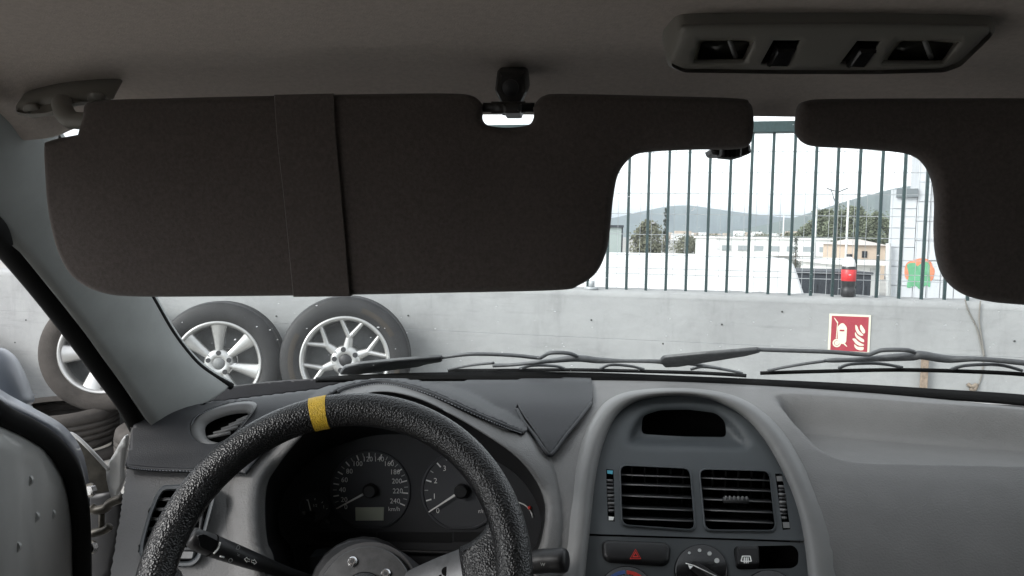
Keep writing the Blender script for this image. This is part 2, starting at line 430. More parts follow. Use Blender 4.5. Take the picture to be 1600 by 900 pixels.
for i in range(int((tb - ta) / .055)):
    t = ta + .055 * i; wires.append(box(W(t, -.135, (WTOP + RAILZ0) / 2),   .0020, .0020, RAILZ0 - WTOP, WT, WN))
k = 0
for z in [PW(1000, y, -.135).z for y in (419, 428, 398, 366, 334, 302, 270, 238)]:
    wires.append(box(W((ta + tb) / 2, -.1385, z), tb - ta, .0032, .0032, WT, WN))
o = mk('wire_mesh', *merge(*wires), wirem, fence, smooth=False); o['kind'] = 'stuff'; o['label'] = 'thin grey welded wire mesh behind the bars'
# foot plate of a fence post by the visor
mk('post_foot', *merge(disc(PW(924, 452, -.06) , (0, 0, 1), .035, .012, 20, .003), disc(PW(924, 452, -.06) + Vector((0, 0, .012)), (0, 0, 1), .014, .03, 16, .003)), wirem, fence)

# ---- sign on the wall
signt = thing('fire_sign', 'dark red square sign with wheeled extinguisher and flames on the wall', 'sign', PW(1328, 521))
cream = mat('sign_cream', (.74, .72, .58), .5); maroon = mat('sign_red', (.36, .035, .055), .5, var=(20, .12))
so = PW(1296, 490) ; su = (PW(1361, 492) - so); su = WT * su.dot(WT); sw = su.length
def S(u, v, d): return so + WT * (u * sw) + Vector((0, 0, -v * sw * 1.0)) + WN * d
def sring(pts, d): return [S(u, v, d) for u, v in pts]
mk('board', *plate(sring([(0, 0), (1, 0), (1, 1), (0, 1)], .001), WN, [(0, 0), (0, .003), (.0006, .0035)], True), cream, signt, smooth=False)
mk('red_field', *plate(sring([(.055, .05), (.945, .05), (.945, .95), (.055, .95)], .005), WN, [(0, 0), (0, .0004)], True), maroon, signt, smooth=False)
zu = lambda x, y: ((x - 180) / 720, (y - 112) / 700)
body = rnd([zu(328, 340), zu(390, 275), zu(430, 275), zu(492, 345), zu(490, 620), zu(440, 655), zu(345, 640)], .05, 4)
mk('extinguisher_icon', *plate(sring(body, .0056), WN, [(0, 0), (0, .0004)], True), cream, signt, smooth=False)
mk('icon_window', *plate(sring([zu(368, 392), zu(448, 392), zu(448, 422), zu(366, 422)], .0062), WN, [(0, 0), (0, .0004)], True), maroon, signt, smooth=False)
def wheel_ring(cx, cy, ro, ri):
    V = []; n = 24
    for k in range(n):
        a = 2 * math.pi * k / n
        for r_ in (ri, ro): V.append(S(*zu(cx + r_ * math.cos(a), cy + r_ * math.sin(a)), .0062))
    return V, [(2 * k, 2 * k + 1, (2 * k + 3) % (2 * n), (2 * k + 2) % (2 * n)) for k in range(n)]
mk('icon_wheel', *merge(wheel_ring(328, 640, 75, 48), wheel_ring(328, 640, 40, 4)), cream, signt, smooth=False)
mk('icon_hose', *merge(plate(sring([zu(255, 180), zu(272, 185), zu(338, 265), zu(330, 285), zu(318, 280)], .0056), WN, [(0, 0), (0, .0004)], True),
    plate(sring([zu(318, 280), zu(330, 285), zu(322, 560), zu(308, 560)], .0056), WN, [(0, 0), (0, .0004)], True),
    plate(sring([zu(440, 650), zu(470, 640), zu(512, 692), zu(500, 698)], .0056), WN, [(0, 0), (0, .0004)], True)), cream, signt, smooth=False)
for fl in ([(632, 290), (665, 310), (700, 400), (790, 480), (740, 492), (680, 455), (640, 380)], [(730, 280), (760, 320), (808, 390), (806, 440), (770, 450), (725, 380), (712, 320)],
           [(640, 420), (670, 480), (800, 560), (798, 608), (740, 590), (660, 530), (632, 470)], [(585, 548), (640, 540), (700, 600), (805, 652), (790, 668), (720, 672), (650, 635), (625, 590)],
           [(630, 640), (690, 690), (800, 690), (796, 745), (740, 755), (670, 735), (636, 690)]):
    mk('flame_icon', *plate(sring(rnd([zu(*q) for q in fl], .03, 3), .0056), WN, [(0, 0), (0, .0004)], True), cream, signt, smooth=False)

# ---- bottle on the wall
bt = thing('plastic_bottle', 'bottle with red label, white shoulder and black base on the wall top', 'bottle', (0, 0, 0))
bc = PW(1324, 470, -.05); bc.z = WTOP + .003; bt.location = bc
bs = 3.52 / 1200
def lathe(prof, n=28, c=Vector()):
    rows = [[c + Vector((r_ * math.cos(2 * math.pi * k / n), r_ * math.sin(2 * math.pi * k / n), z)) for k in range(n)] for r_, z in prof]
    return loft(rows, True)
hz = lambda y: (467 - y) * bs
mb_, mr_, mw_ = mat('bottle_black', (.02, .02, .022), .3), mat('bottle_red', (.62, .035, .04), .4), mat('bottle_white', (.75, .75, .74), .4)
mk('base', *lathe([(0, 0), (.028, .001), (.032, hz(463)), (.0325, hz(455)), (.028, hz(452)), (.031, hz(449)), (.031, hz(442))], c=bc), mb_, bt)
mk('label_band', *lathe([(.031, hz(442)), (.0325, hz(441.5)), (.0325, hz(424.5)), (.031, hz(424))], c=bc), mr_, bt)
mk('collar', *lathe([(.031, hz(424)), (.031, hz(420)), (.029, hz(419))], c=bc), mb_, bt)
mk('shoulder', *lathe([(.029, hz(419)), (.029, hz(416)), (.024, hz(409)), (.013, hz(405)), (.012, hz(404))], c=bc), mw_, bt)
mk('cap', *lathe([(.012, hz(404)), (.013, hz(403.5)), (.013, hz(400)), (.011, hz(399.5)), (0, hz(399.5))], c=bc), mb_, bt)

# ---- cable on the wall at the right
cm = mat('grey_cable', (.20, .19, .17), .7)
cable = thing('wall_cable', 'thin grey cable hanging down the wall at the right', 'cable', PW(1530, 590))
mk('strand', *tube([PW(x, y, .006) for x, y in cr([(1508, 468), (1513, 485), (1526, 512), (1533, 540), (1537, 560), (1533, 590), (1521, 620)], 6)], .0033, 6), cm, cable)
mk('strand', *tube([PW(x, y, .010) for x, y in cr([(1532, 470), (1530, 500), (1534, 530), (1538, 556)], 6)], .0033, 6), cm, cable)
rag = mat('brown_rag', (.23, .19, .15), .9, var=(80, .3))
mk('knot', *tube([PW(x, y, .012) for x, y in cr([(1512, 600), (1519, 604), (1526, 601), (1522, 609), (1516, 607)], 4)], [.004, .008, .010] * 6 + [.006] * 5 if False else .0085, 8), rag, cable)
tag(mk('wooden_stake', *box(PW(1441, 640, .03), .028, .02, .5, WT, WN), mat('brown_wood', (.26, .20, .15), .85, var=(60, .3)), smooth=False, bevel=.002), 'short brown wooden stake against the wall under the wiper', 'stake')

# ---- wheels and tyres
tyre_m = mat('tyre_rubber', (.016, .016, .0165), .62, var=(9, .5), bump=('noise', 120, .3, .003))
tyre_old = mat('dusty_tyre_rubber', (.052, .046, .041), .85, var=(9, .35), bump=('noise', 90, .4, .004))
alloy = mat('silver_alloy', (.50, .50, .49), .36, metal=.75, var=(12, .1))
alloy_d = mat('alloy_barrel', (.20, .205, .205), .6, metal=.2, var=(9, .25))
mud = mat('mud_stain', (.045, .038, .031), .9)
def tyre_rows(RO, RI, wd, n=64, grooves=True):
    h = wd / 2
    prof = [(RI, -h * .82), (RI + .012, -h * .92), (RI + (RO - RI) * .45, -h * 1.0), (RO - .022, -h * .93), (RO - .008, -h * .84)]
    if grooves:
        for g in (-.45, -.15, .15, .45):
            prof += [(RO, h * (g - .045)), (RO - .008, h * (g - .04)), (RO - .008, h * (g + .04)), (RO, h * (g + .045))]
    else: prof += [(RO, -h * .6), (RO, h * .6)]
    prof += [(RO - .008, h * .84), (RO - .022, h * .93), (RI + (RO - RI) * .45, h), (RI + .012, h * .92), (RI, h * .82)]
    return [[Vector((r_ * math.cos(2 * math.pi * k / n), y, r_ * math.sin(2 * math.pi * k / n))) for k in range(n)] for r_, y in prof]
def ring_prof(prof, n=64):
    return loft([[Vector((r_ * math.cos(2 * math.pi * k / n), y, r_ * math.sin(2 * math.pi * k / n))) for k in range(n)] for r_, y in prof], True)
def pol(r_, a, y): return Vector((r_ * math.cos(a), y, r_ * math.sin(a)))
def spoke(a, w0, w1, r0, r1, y0, y1, th=.02, ridge=.008):
    """tapered spoke from hub to rim, bulging towards -y (the viewer)"""
    d = Vector((math.cos(a), 0, math.sin(a))); s = Vector((-math.sin(a), 0, math.cos(a))); rows = []
    for k in range(7):
        t = k / 6; r_ = r0 + (r1 - r0) * t; w = w0 + (w1 - w0) * t ** 1.4; y = y0 + (y1 - y0) * t ** 1.6
        rows.append([d * r_ + s * q * w + Vector((0, y + e, 0)) for q, e in ((-.5, th), (-.5, .004), (-.38, -ridge * .3), (0, -ridge), (.38, -ridge * .3), (.5, .004), (.5, th))])
    return loft(rows)
def alloy_wheel(label, centre, kind, lean, spin, facing, group='loose alloy wheels leaning on the wall'):
    t = thing('alloy_wheel', label, 'wheel', (0, 0, 0), group, local=True)
    RO, RI, wd = .315, .212, .20
    V, F = loft(tyre_rows(RO, RI - .004, wd), False); n = 64
    rows = tyre_rows(RO, RI - .004, wd)
    mk('tyre', *loft(rows, True), tyre_m if kind != 5 else tyre_old, t)
    rim = mk('rim', *ring_prof([(RI + .004, -wd * .42), (RI + .004, -wd * .455), (RI - .006, -wd * .46), (RI - .014, -wd * .43), (RI - .020, -wd * .33), (RI - .022, 0), (RI - .03, wd * .3), (RI - .012, wd * .42)]), alloy, t)
    mk('barrel', *ring_prof([(RI - .0235, -wd * .25), (RI - .0235, 0), (RI - .032, wd * .3), (.13, wd * .33), (.07, wd * .33)]), alloy_d, t)
    y0, y1 = -wd * .30, -wd * .38
    if kind == 7:
        for k in range(7): mk('spoke', *spoke(math.pi / 2 + 2 * math.pi * k / 7 + spin, .036, .082, .05, RI - .016, y0, y1), alloy, t)
    elif kind == 5:
        for k in range(5): mk('spoke', *spoke(math.pi / 2 + 2 * math.pi * k / 5 + spin, .06, .10, .05, RI - .016, y0, y1), alloy, t)
    else:
        for k in range(6):
            a = math.pi / 2 + 2 * math.pi * k / 6 + spin
            vf = [spoke(a, .05, .030, .045, .125, y0, y0 - .004)]
            for s in (-1, 1):
                p0 = pol(.112, a, y0 - .004); p1 = pol(RI - .014, a + s * .26, y1)
                u = (p1 - p0); L = u.length; aa = math.atan2(u.z, u.x)
                v, f = spoke(aa, .026, .020, 0, L, 0, y1 - y0 + .004); vf.append(([q + p0 for q in v], f))
            mk('spoke', *merge(*vf), alloy, t)
    hub = mk('hub', *ring_prof([(.075, .02), (.074, y0 + .004), (.066, y0 - .006), (.036, y0 - .010), (.030, y0 - .006)], 40), alloy, t)
    mk('cap', *ring_prof([(.031, y0 - .003), (.029, y0 - .009), (.0, y0 - .010)], 32), alloy_d if kind != 6 else M['boss'], t)
    for k in range(5):
        c = pol(.053, math.pi / 2 + 2 * math.pi * k / 5 + (spin if kind == 7 else spin + .35), y0 - .0095)
        mk('lug_hole', *disc(c + Vector((0, .002, 0)), (0, -1, 0)  , .0125, .003, 16), M['boss'], t, smooth=False)
    if kind == 6:
        for a0, a1 in ((R(28), R(72)), (R(150), R(205)), (R(330), R(352))):
            rows = [[pol(r_, a0 + (a1 - a0) * q / 14, y) for q in range(15)] for r_, y in ((.243, -wd * .493), (.250 + 0, -wd * .5025), (.262, -wd * .503), (.268, -wd * .498))]
            mk('mud_smear', *loft(rows), mud, t)
    t.rotation_euler = (R(-lean), 0, facing); t.location = centre
    return t
FAC = math.atan2(WT.y, WT.x)
def wc(px, py, d): return PW(px, py, d)
alloy_wheel('seven-spoke silver alloy wheel leaning on the wall beside the pillar, flecked glass over it', wc(346, 566, .25), 7, 4, R(0), R(13))
alloy_wheel('silver alloy wheel with Y-shaped spokes and muddy tyre behind the wiper arm', wc(542, 561, .25), 6, 4, R(-9), R(10))
alloy_wheel('pale alloy wheel with brown tyre seen through the side window on stacked tyres', wc(168, 549, .25), 5, 4, R(20), R(14))
def flat_tyre(label, x, y, z, group='used tyres stacked by the wall'):
    rows = tyre_rows(.315, .205, .205, 48)
    rows = [[Vector((p.x, p.z, p.y)) for p in r_] for r_ in rows]
    o = mk('used_tyre', *loft(rows, True), tyre_old); o.location = (x, y, z)
    return tag(o, label, 'tyre', group)
q = W(tW(168), .345, 0)
zt = wc(168, 549, .2).z - .315 - .105 + .045
flat_tyre('brown dusty used tyre lying on top of its stack under the pale alloy wheel', q.x - .04, q.y - .02, zt)
flat_tyre('used tyre lying below the top tyre of the stack by the open door', q.x + .03, q.y, zt - .206)
for px in (346, 542):
    q = W(tW(px), .345, 0); zz = wc(px, 560, .2).z - .315 - .105 + .008
    flat_tyre('used tyre lying flat beneath the ' + ('seven-spoke' if px == 346 else 'Y-spoke') + ' alloy wheel', q.x, q.y, zz)
q = W(tW(-25), .42, 0)
for k in range(2): flat_tyre('worn tyre in the leftmost stack beside the door mirror, ' + ('upper one' if k else 'lower one'), q.x - .03, q.y, .105 + .206 * k)
o = flat_tyre('worn tyre lying tilted on top of the leftmost stack', q.x - .0, q.y - .02, .49); o.rotation_euler = (R(10), R(20), 0)

# ---- vehicles and things on the lower street
vanm = mat('white_van_paint', (.80, .80, .80), .35, coat=.3, var=(1.5, .03))
dg = mat('dark_glass', (.02, .025, .03), .1)
van = thing('white_van', 'white van with sloping windscreen end parked on the street behind the fence', 'van', (0, 0, 0))
VY = 9.0
def vp(px, py): return P(px, py, VY)
x1 = vp(1237, 410).x; zt_ = vp(1100, 407).z
prof = [(-4.6, STREET + .35), (-4.6, zt_ - .12), (-4.5, zt_), (-.04, zt_), (.02, zt_ - .05), (.30, zt_ - .80), (1.0, zt_ - 1.0), (1.12, STREET + .5), (1.05, STREET + .35)]
prof = rnd(prof, .04, 4)
ring = [Vector((x1 + u, VY, z)) for u, z in prof]
vo = Vector((x1 - 1.8, VY + .9, STREET)); van.location = vo
V, F = plate(ring, (0, -1, 0), [(.0, -1.8), (-.04, -1.7), (-.05, -.9), (-.04, -.1), (0, -.02), (.05, 0)], True)
mk('body', V, F, vanm, van, auto=40)
mk('side_window', *plate([Vector((x1 + u, VY - .002, z)) for u, z in rnd([(-1.1, zt_ - .75), (-1.1, zt_ - .25), (-.28, zt_ - .25), (.02, zt_ - .75)], .05)], (0, -1, 0), [(0, 0), (.004, .004)], True), dg, van, smooth=False) if False else None
for u in (-3.7, .35):
    for yy in (VY + .12, VY + 1.68):
        rows = tyre_rows(.32, .2, .2, 32, False)
        mk('wheel', *loft([[p + Vector((x1 + u, yy, STREET + .32)) for p in r_] for r_ in rows], True), tyre_m, van)
mk('door_seam', *tube([Vector((x1 - .95, VY - .003, z)) for z in (zt_ - .2, zt_ - .8, STREET + .5)], .006, 5), M['boss'], van)
# dark bin
bx = thing('dark_container', 'dark slate container standing behind the fence beside the red bottle', 'container', (0, 0, 0))
slate = mat('slate_paint', (.030, .036, .045), .6, var=(2, .2))
a_, b_ = P(1236, 427, 14), P(1362, 429, 14); zt2 = a_.z
bx.location = ((a_.x + b_.x) / 2, 14.7, STREET)
mk('body', *box(((a_.x + b_.x) / 2, 14.7, (zt2 + STREET) / 2), b_.x - a_.x, 1.4, zt2 - STREET, ), slate, bx, smooth=False, bevel=.02)
mk('rim', *box(((a_.x + b_.x) / 2, 14.7, zt2 + .02), b_.x - a_.x + .05, 1.45, .05), slate, bx, smooth=False, bevel=.01)
for i in range(5):
    xx = a_.x + (b_.x - a_.x) * (i + .5) / 5; mk('rib', *box((xx, 13.985, (zt2 + STREET) / 2 - .05), .05, .04, zt2 - STREET - .2), slate, bx, smooth=False)
# framed board at the left end of the view
bd = thing('framed_board', 'grey green board in a dark frame behind the fence beside the visor edge', 'board', P(958, 470, 12))
bdm = mat('board_green', (.33, .38, .36), .6)
q0, q1 = P(930, 353, 12), P(970, 399, 12)
mk('pane', *box(((q0.x + q1.x) / 2, 12, (q0.z + q1.z) / 2), q1.x - q0.x, .03, q0.z - q1.z), bdm, bd, smooth=False)
for z in (q0.z, q1.z): mk('frame_bar', *box(((q0.x + q1.x) / 2, 11.98, z), q1.x - q0.x + .06, .06, .035), slate, bd, smooth=False)
mk('post', *box((q1.x, 12.05, (q0.z + STREET) / 2), .05, .05, q0.z - STREET), slate, bd, smooth=False)
# buildings
def bldg(name, label, px0, px1, pyt, D, depth, m, roof=None, base=STREET):
    a_, b_ = P(px0, pyt, D), P(px1, pyt, D)
    t = thing(name, label, 'building', ((a_.x + b_.x) / 2, D + depth / 2, base))
    mk('wall', *box(((a_.x + b_.x) / 2, D + depth / 2, (a_.z + base) / 2), b_.x - a_.x, depth, a_.z - base), m, t, smooth=False)
    return t, a_, b_
palepane = mat('pale_pane', (.30, .33, .34), .4)
white = mat('white_render', (.78, .78, .76), .8, var=(.8, .06)); beige = mat('beige_render', (.52, .42, .33), .85, var=(.8, .1)); roofm = mat('pale_roof', (.55, .50, .46), .8)
t, a_, b_ = bldg('white_building', 'long low white building behind the small conifer', 1120, 1298, 372, 62, 10, white, base=STREET - .3)
mk('parapet', *box(((a_.x + b_.x) / 2, 62 + 5, a_.z + .06), b_.x - a_.x + .3, 10.3, .14), white, t, smooth=False)
for i in range(7):
    u = a_.x + (b_.x - a_.x) * (i + .6) / 7; w = mk('window', *box((u, 61.98, a_.z - .75), .75, .08, .45), M['dimprint'], t, smooth=False); mk('pane', *box((u, 61.93, a_.z - .75), .66, .03, .37), palepane, w, smooth=False)
mk('canopy', *box((b_.x - 3.2, 61.3, a_.z - 1.22), 6.4, 1.4, .12), white, t, smooth=False)
t, a_, b_ = bldg('beige_house', 'beige house with pale roof below the pine trees', 1338, 1384, 383, 48, 6, beige, base=STREET - .2)
r0 = Vector(((a_.x + b_.x) / 2, 51, a_.z)); hw = (b_.x - a_.x) / 2 + .15
mk('roof', [r0 + Vector(v) for v in ((-hw, -3.2, 0), (hw, -3.2, 0), (hw, 3.2, 0), (-hw, 3.2, 0), (-hw * .4, 0, .36), (hw * .4, 0, .36))], [(0, 1, 5, 4), (1, 2, 5), (2, 3, 4, 5), (3, 0, 4), (0, 3, 2, 1)], roofm, t, smooth=False)
mk('window', *box((a_.x + .5, 47.98, a_.z - .55), .3, .06, .4), dg, t, smooth=False)
t, a_, b_ = bldg('white_shed', 'flat white shed with overhanging roof behind the red labelled bottle', 1302, 1376, 412, 30, 4, white)
mk('roof', *box(((a_.x + b_.x) / 2 + .05, 32, a_.z + .05), b_.x - a_.x + .5, 4.8, .14), white, t, smooth=False)
mk('door', *box((b_.x - .22, 29.98, a_.z - .75), .3, .05, 1.2), M['dimprint'], t, smooth=False)
# grey clad hall at the right with spray paint
clad = mat('grey_cladding', (.50, .52, .54), .6, var=(.6, .05))
HY = 11.0
h0 = P(1392, 296, HY)
HN = Vector((-h0.x, -h0.y, 0)).normalized(); HX = Vector((-HN.y, HN.x, 0))
def H(px, py, d=0): return PP(px, py, h0 + HN * d, HN)
def HB(u, d, z): return h0 + HX * u + HN * d + Vector((0, 0, z - h0.z))
h1 = H(1437, 240); u1 = (h1 - h0).dot(HX)
hall = thing('clad_hall', 'pale grey panel clad hall with green graffiti behind the right visor edge', 'building', HB(3, -4, STREET))
pan = H(1392, 330).z - H(1392, 360).z
pw = u1 / 2
mk('backing', *box(HB(4.02, -4.06, (h0.z + STREET) / 2 - .02), 7.98, 8, h0.z - STREET - .04, HX, HN), clad, hall, smooth=False)
mk('tower', *box(HB(u1 + 4.02, -4.08, (h1.z + 1.2 + h0.z - .04) / 2), 7.9, 7.9, h1.z + 1.2 - h0.z + .04, HX, HN), clad, hall, smooth=False)
pnl = None
for i in range(9):
    for j in range(18):
        z1_ = h0.z - j * pan if i < 2 else h1.z + 1.2 - j * pan
        if z1_ - pan < STREET: continue
        c = HB(pw * (i + .5), -.03, z1_ - pan / 2)
        if pnl is None: o = pnl = mk('panel', *box((0, 0, 0), pw - .008, .06, pan - .008, HX, HN), clad, hall, smooth=False)
        else: o = pnl.copy(); col.objects.link(o)
        o.location = c - hall.location
v0, v1 = H(1401, 295, .03), H(1434, 308, .03)
mk('vent_strip', *box((v0 + v1) / 2, (v1 - v0).dot(HX), .06, v0.z - v1.z, HX, HN), mat('strip_grey', (.14, .16, .17), .6), hall, smooth=False)
mk('drain_pipe', *tube([H(1388, 380, .1), H(1388, 420, .1), H(1388, 520, .1)], .035, 8), M['dimprint'], hall)
gg, go_ = mat('spray_green', (.11, .34, .18), .7, var=(6, .25)), mat('spray_orange', (.62, .22, .12), .7, var=(6, .3))
zg = lambda x, y: (1380 + x / 3.75, 240 + y / 3.75)
def spray(name, pts, d, m):
    mk(name, *plate([H(*zg(*p), d) for p in pts], HN, [(0, 0), (0, .001)], True), m, hall, smooth=False)
spray('orange_graffiti', cr([(125, 680), (140, 640), (175, 625), (230, 612), (275, 628), (290, 660), (302, 690), (285, 745), (240, 735), (200, 745), (135, 735)], 3, True), .003, go_)
spray('green_graffiti', cr([(138, 780), (150, 710), (140, 650), (185, 640), (200, 660), (235, 635), (270, 645), (272, 700), (275, 780), (250, 772), (215, 795), (190, 775), (160, 785)], 3, True), .006, gg)
# poles
pm = mat('pole_concrete', (.36, .35, .33), .85)
def pole(name, label, px, pyt, D, r0, r1, m, base=STREET - .2):
    top = P(px, pyt, D); t = thing(name, label, 'pole', (top.x, D, base))
    mk('shaft', *tube([(top.x, D, base), (top.x, D, (base + top.z) / 2), (top.x, D, top.z)], [r0, (r0 + r1) / 2, r1], 12), m, t)
    return t, top
t, top = pole('utility_pole', 'tall concrete utility pole with small crossarm behind the fence', 1309, 280, 38, .12, .085, pm)
mk('crossarm', *tube([top + Vector((-.55, -.15, -.45)), top + Vector((0, -.15, -.62)), top + Vector((.45, -.15, -.42))], .025, 6), M['boss'], t)
mk('bracket', *tube([top + Vector((-.3, -.1, -.55)), top + Vector((-.15, -.1, -1.0)), top + Vector((0, -.1, -1.1))], .02, 6), M['boss'], t)
lampw = mat('pale_pole', (.62, .64, .64), .5)
pole('light_pole', 'thin white pole right of the utility pole before the pines', 1326, 308, 40, .06, .05, lampw)
pole('light_pole', 'thin white pole left of the utility pole over the white building', 1276, 326, 58, .08, .07, lampw)
pole('light_pole', 'faint thin white pole rising over the far town', 1225, 335, 90, .09, .07, lampw)
# ---- trees
bark = mat('bark', (.10, .08, .06), .9)
def leafm(name, c):
    return mat(name, c, .8, var=(3, .45))
def tree(name, label, px, pyb, pyt, D, wpx, m, n, shape, base=STREET - .25, group=None, trunk=.12):
    top = P(px, pyt, D); x = top.x; H = top.z - base; w = wpx / 1200 * D / 2
    t = thing(name, label, 'tree', (x, D, base), group)
    z0 = P(px, pyb, D).z
    mk('trunk', *tube([(x, D, base), (x + .05, D, base + H * .3), (x, D, base + H * .85)], [trunk, trunk * .8, trunk * .25], 8), bark, t)
    V, F = [], []; s = min(w * .16, .17 * (D / 75) ** .5); n = int(n * 2.2)
    cl = []
    for i in range(40):
        u = random.random(); zz = z0 + (top.z - z0) * u; rr = w * shape(u) * math.sqrt(random.random()); a = random.uniform(0, 6.28)
        cl.append((Vector((x + rr * math.cos(a), D + rr * math.sin(a), zz)), w * shape(u) * random.uniform(.3, .6) + .05))
    for i in range(n):
        c, r_ = random.choice(cl); d = Vector((random.gauss(0, .5), random.gauss(0, .5), random.gauss(0, .45))) * r_
        p = c + d; a = Vector((random.gauss(0, 1), random.gauss(0, 1), random.gauss(0, 1))).normalized(); b_ = a.orthogonal().normalized(); q = s * random.uniform(.5, 1.1); k = len(V)
        V += [p + a * q, p + b_ * q * .55, p - a * q, p - b_ * q * .55]; F.append((k, k + 1, k + 2, k + 3))
    mk('crown', V, F, m, t, smooth=False)
    return t
olive, dark, pine = leafm('olive_leaf', (.16, .165, .11)), leafm('cypress_leaf', (.05, .065, .048)), leafm('pine_leaf', (.135, .155, .10))
rndsh = lambda u: max(.05, math.sin(math.pi * min(1, u * .85 + .12)) ** .6)
tree('cypress_tree', 'tall narrow dark cypress with bent tip behind the fence', 1041, 402, 326, 75, 13, dark, 1700, lambda u: max(.15, (1 - u) ** .5 * (1.0 if u < .8 else .9)), trunk=.1)
tp = P(1038, 318, 75)
tree('bushy_tree', 'round olive green tree left of the cypress behind the fence', 1012, 402, 346, 74, 40, olive, 2200, rndsh)
for i, (px, top_, w) in enumerate(((1075, 372, 50), (1115, 370, 55), (1155, 373, 50), (1195, 371, 55), (1235, 366, 50))):
    tree('scrub_tree', ['low olive scrub tree right of the cypress', 'low olive scrub tree second right of the cypress', 'low olive scrub tree midway along the far row', 'low olive scrub tree fourth in the far row', 'low olive scrub tree at the right end of the far row'][i], px, 393, top_, 118, w, olive, 1000, rndsh, group='far row of scrub trees')
for i, (px, top_, w, D) in enumerate(((1290, 330, 44, 84), (1330, 327, 66, 80), (1368, 336, 60, 78), (1268, 352, 40, 90), (1420, 338, 60, 82))):
    tree('pine_tree', ['green pine left of the utility pole', 'broad green pine right of the utility pole', 'broad green pine against the grey hall', 'small pine leftmost of the pine group', 'pine mostly behind the grey hall'][i], px, 392, top_, D, w, pine, 2400, rndsh, group='pines beyond the fence', trunk=.2)
tree('small_conifer', 'thin spiky dark conifer over the white van front', 1244, 426, 372, 22, 13, dark, 700, lambda u: max(.15, 1 - u), trunk=.05)
# far town
for i in range(26):
    px = random.uniform(1000, 1260); D = random.uniform(900, 1500); h = random.uniform(5, 12); w = random.uniform(8, 20)
    x = P(px, 366, D).x
    t = thing('town_house', 'tiny pale house in the far town below the hills', 'building', (x, D, -4), 'houses of the far town')
    mk('wall', *box((x, D, -4 + h / 2 + 2), w, 10, h + 4), random.choice((white, beige, white)), t, smooth=False)

# ---- the air between here and the hills
hz_m = bpy.data.materials.new('hazy_air'); hz_m.use_nodes = True; hn = hz_m.node_tree; hn.nodes.clear()
ho = hn.nodes.new('ShaderNodeOutputMaterial'); pv_ = hn.nodes.new('ShaderNodeVolumePrincipled')
pv_.inputs['Color'].default_value = (.80, .89, 1, 1); pv_.inputs['Density'].default_value = .00022; pv_.inputs['Anisotropy'].default_value = .2
hn.links.new(pv_.outputs[0], ho.inputs['Volume'])
tag(mk('haze', *box((0, 0, 145), 26000, 26000, 300), hz_m, smooth=False), None, None, kind='stuff')
# ================================================================ THE CAR
car = thing('car', 'silver car seen from its driver seat: grey dashboard, brown visors, open driver door', 'car', (.17, .3, 0))
def Z(v): return Vector((v[0], v[1], v[2] + CZ))
CX = .17                                              # middle of the car
# ---- headliner
FE = cr([(-260, 262, .50), (-120, 240, .54), (0, 222, .57), (75, 214, .585), (130, 196, .60), (250, 186, .612), (500, 180, .622), (800, 178, .626), (1210, 181, .626), (1600, 190, .61), (1900, 205, .585), (2150, 225, .55)], 8)
front = [P(*p) for p in FE]
rows = [[], [], [], [], [], [], [], [], []]
for p in front:
    s = abs(p.x - CX) / .68; dr = .045 * s ** 4
    key = [(0, .008, .003), (0, .0, 0), (0, -.025, .010), (0, -.06, .019), (0, -.11, .027)]
    for k, (dx, dy, dz) in enumerate(key): rows[k].append(p + Vector((0, dy, dz)))
    for k, (y, z) in enumerate(((.40, .137), (.2, .152), (-.6, .16), (-1.35, .13))): rows[5 + k].append(Z((p.x * (1 + .02 * k), y, z - dr)))
RR = []
for j in range(len(front)):
    RR.append(cr([tuple(r_[j]) for r_ in rows], 6))
mk('headliner', *loft(RR), 'headliner', car, label='grey brown cloth headliner of the roof')
# side rails, roof skin, floor, far body: they keep the cabin shaded
def rail(sx):
    xs = CX + sx * .655
    return loft([[Z((xs - sx * .01 * 0, y, z)) for y, z in ((-1.35, .10), (-.6, .125), (.2, .115), (.42, .095), (.56, .07))],
                 [Z((xs + sx * .07, y, z)) for y, z in ((-1.35, .06), (-.6, .085), (.2, .08), (.42, .065), (.54, .045))]])
for sx in (-1, 1): mk('roof_rail', *rail(sx), 'headliner', car, solid=.02)
mk('roof_panel', *loft([[Z((CX + u * .70, y, .21 - .06 * abs(u) ** 3)) for u in (-1, -.6, -.2, .2, .6, 1)] for y in (-1.5, -.5, .3, .66)]), 'doorpaint', car)
mk('floor_pan', *box((CX, .1, .22), 1.36, 2.9, .03), 'carpet', car, smooth=False)
mk('rear_seat', *box((CX, -1.15, .62), 1.3, .18, .80), 'carpet', car, smooth=False, bevel=.05)
mk('parcel_shelf', *box((CX, -1.5, 1.0), 1.3, .55, .03), 'carpet', car, smooth=False)
for sx in (-1, 1):
    mk('centre_pillar', *tube([Z((CX + sx * .70, -.28, -.9)), Z((CX + sx * .70, -.28, -.25)), Z((CX + sx * .66, -.30, .10))], .05, 8), 'pillar', car)
    mk('rear_pillar', *tube([Z((CX + sx * .68, -1.75, -.2)), Z((CX + sx * .62, -1.35, .10))], .09, 8), 'pillar', car)
mk('passenger_door', *box((CX + .72, .18, .60), .08, .98, .72), 'carpet', car, smooth=False, bevel=.02)
mk('rear_door', *box((CX + .72, -.80, .60), .08, .95, .72), 'carpet', car, smooth=False, bevel=.02)
mk('rear_door', *box((CX - .72, -.80, .60), .08, .95, .72), 'carpet', car, smooth=False, bevel=.02)
for sx in (-1, 1):
    for y in (1.75, -1.6):
        rows = tyre_rows(.30, .19, .19, 32, False)
        w = mk('wheel', *loft([[p + Vector((CX + sx * .70, y, .30)) for p in [Vector((q.y, q.x, q.z)) for q in r_]] for r_ in rows], True), tyre_m, car)
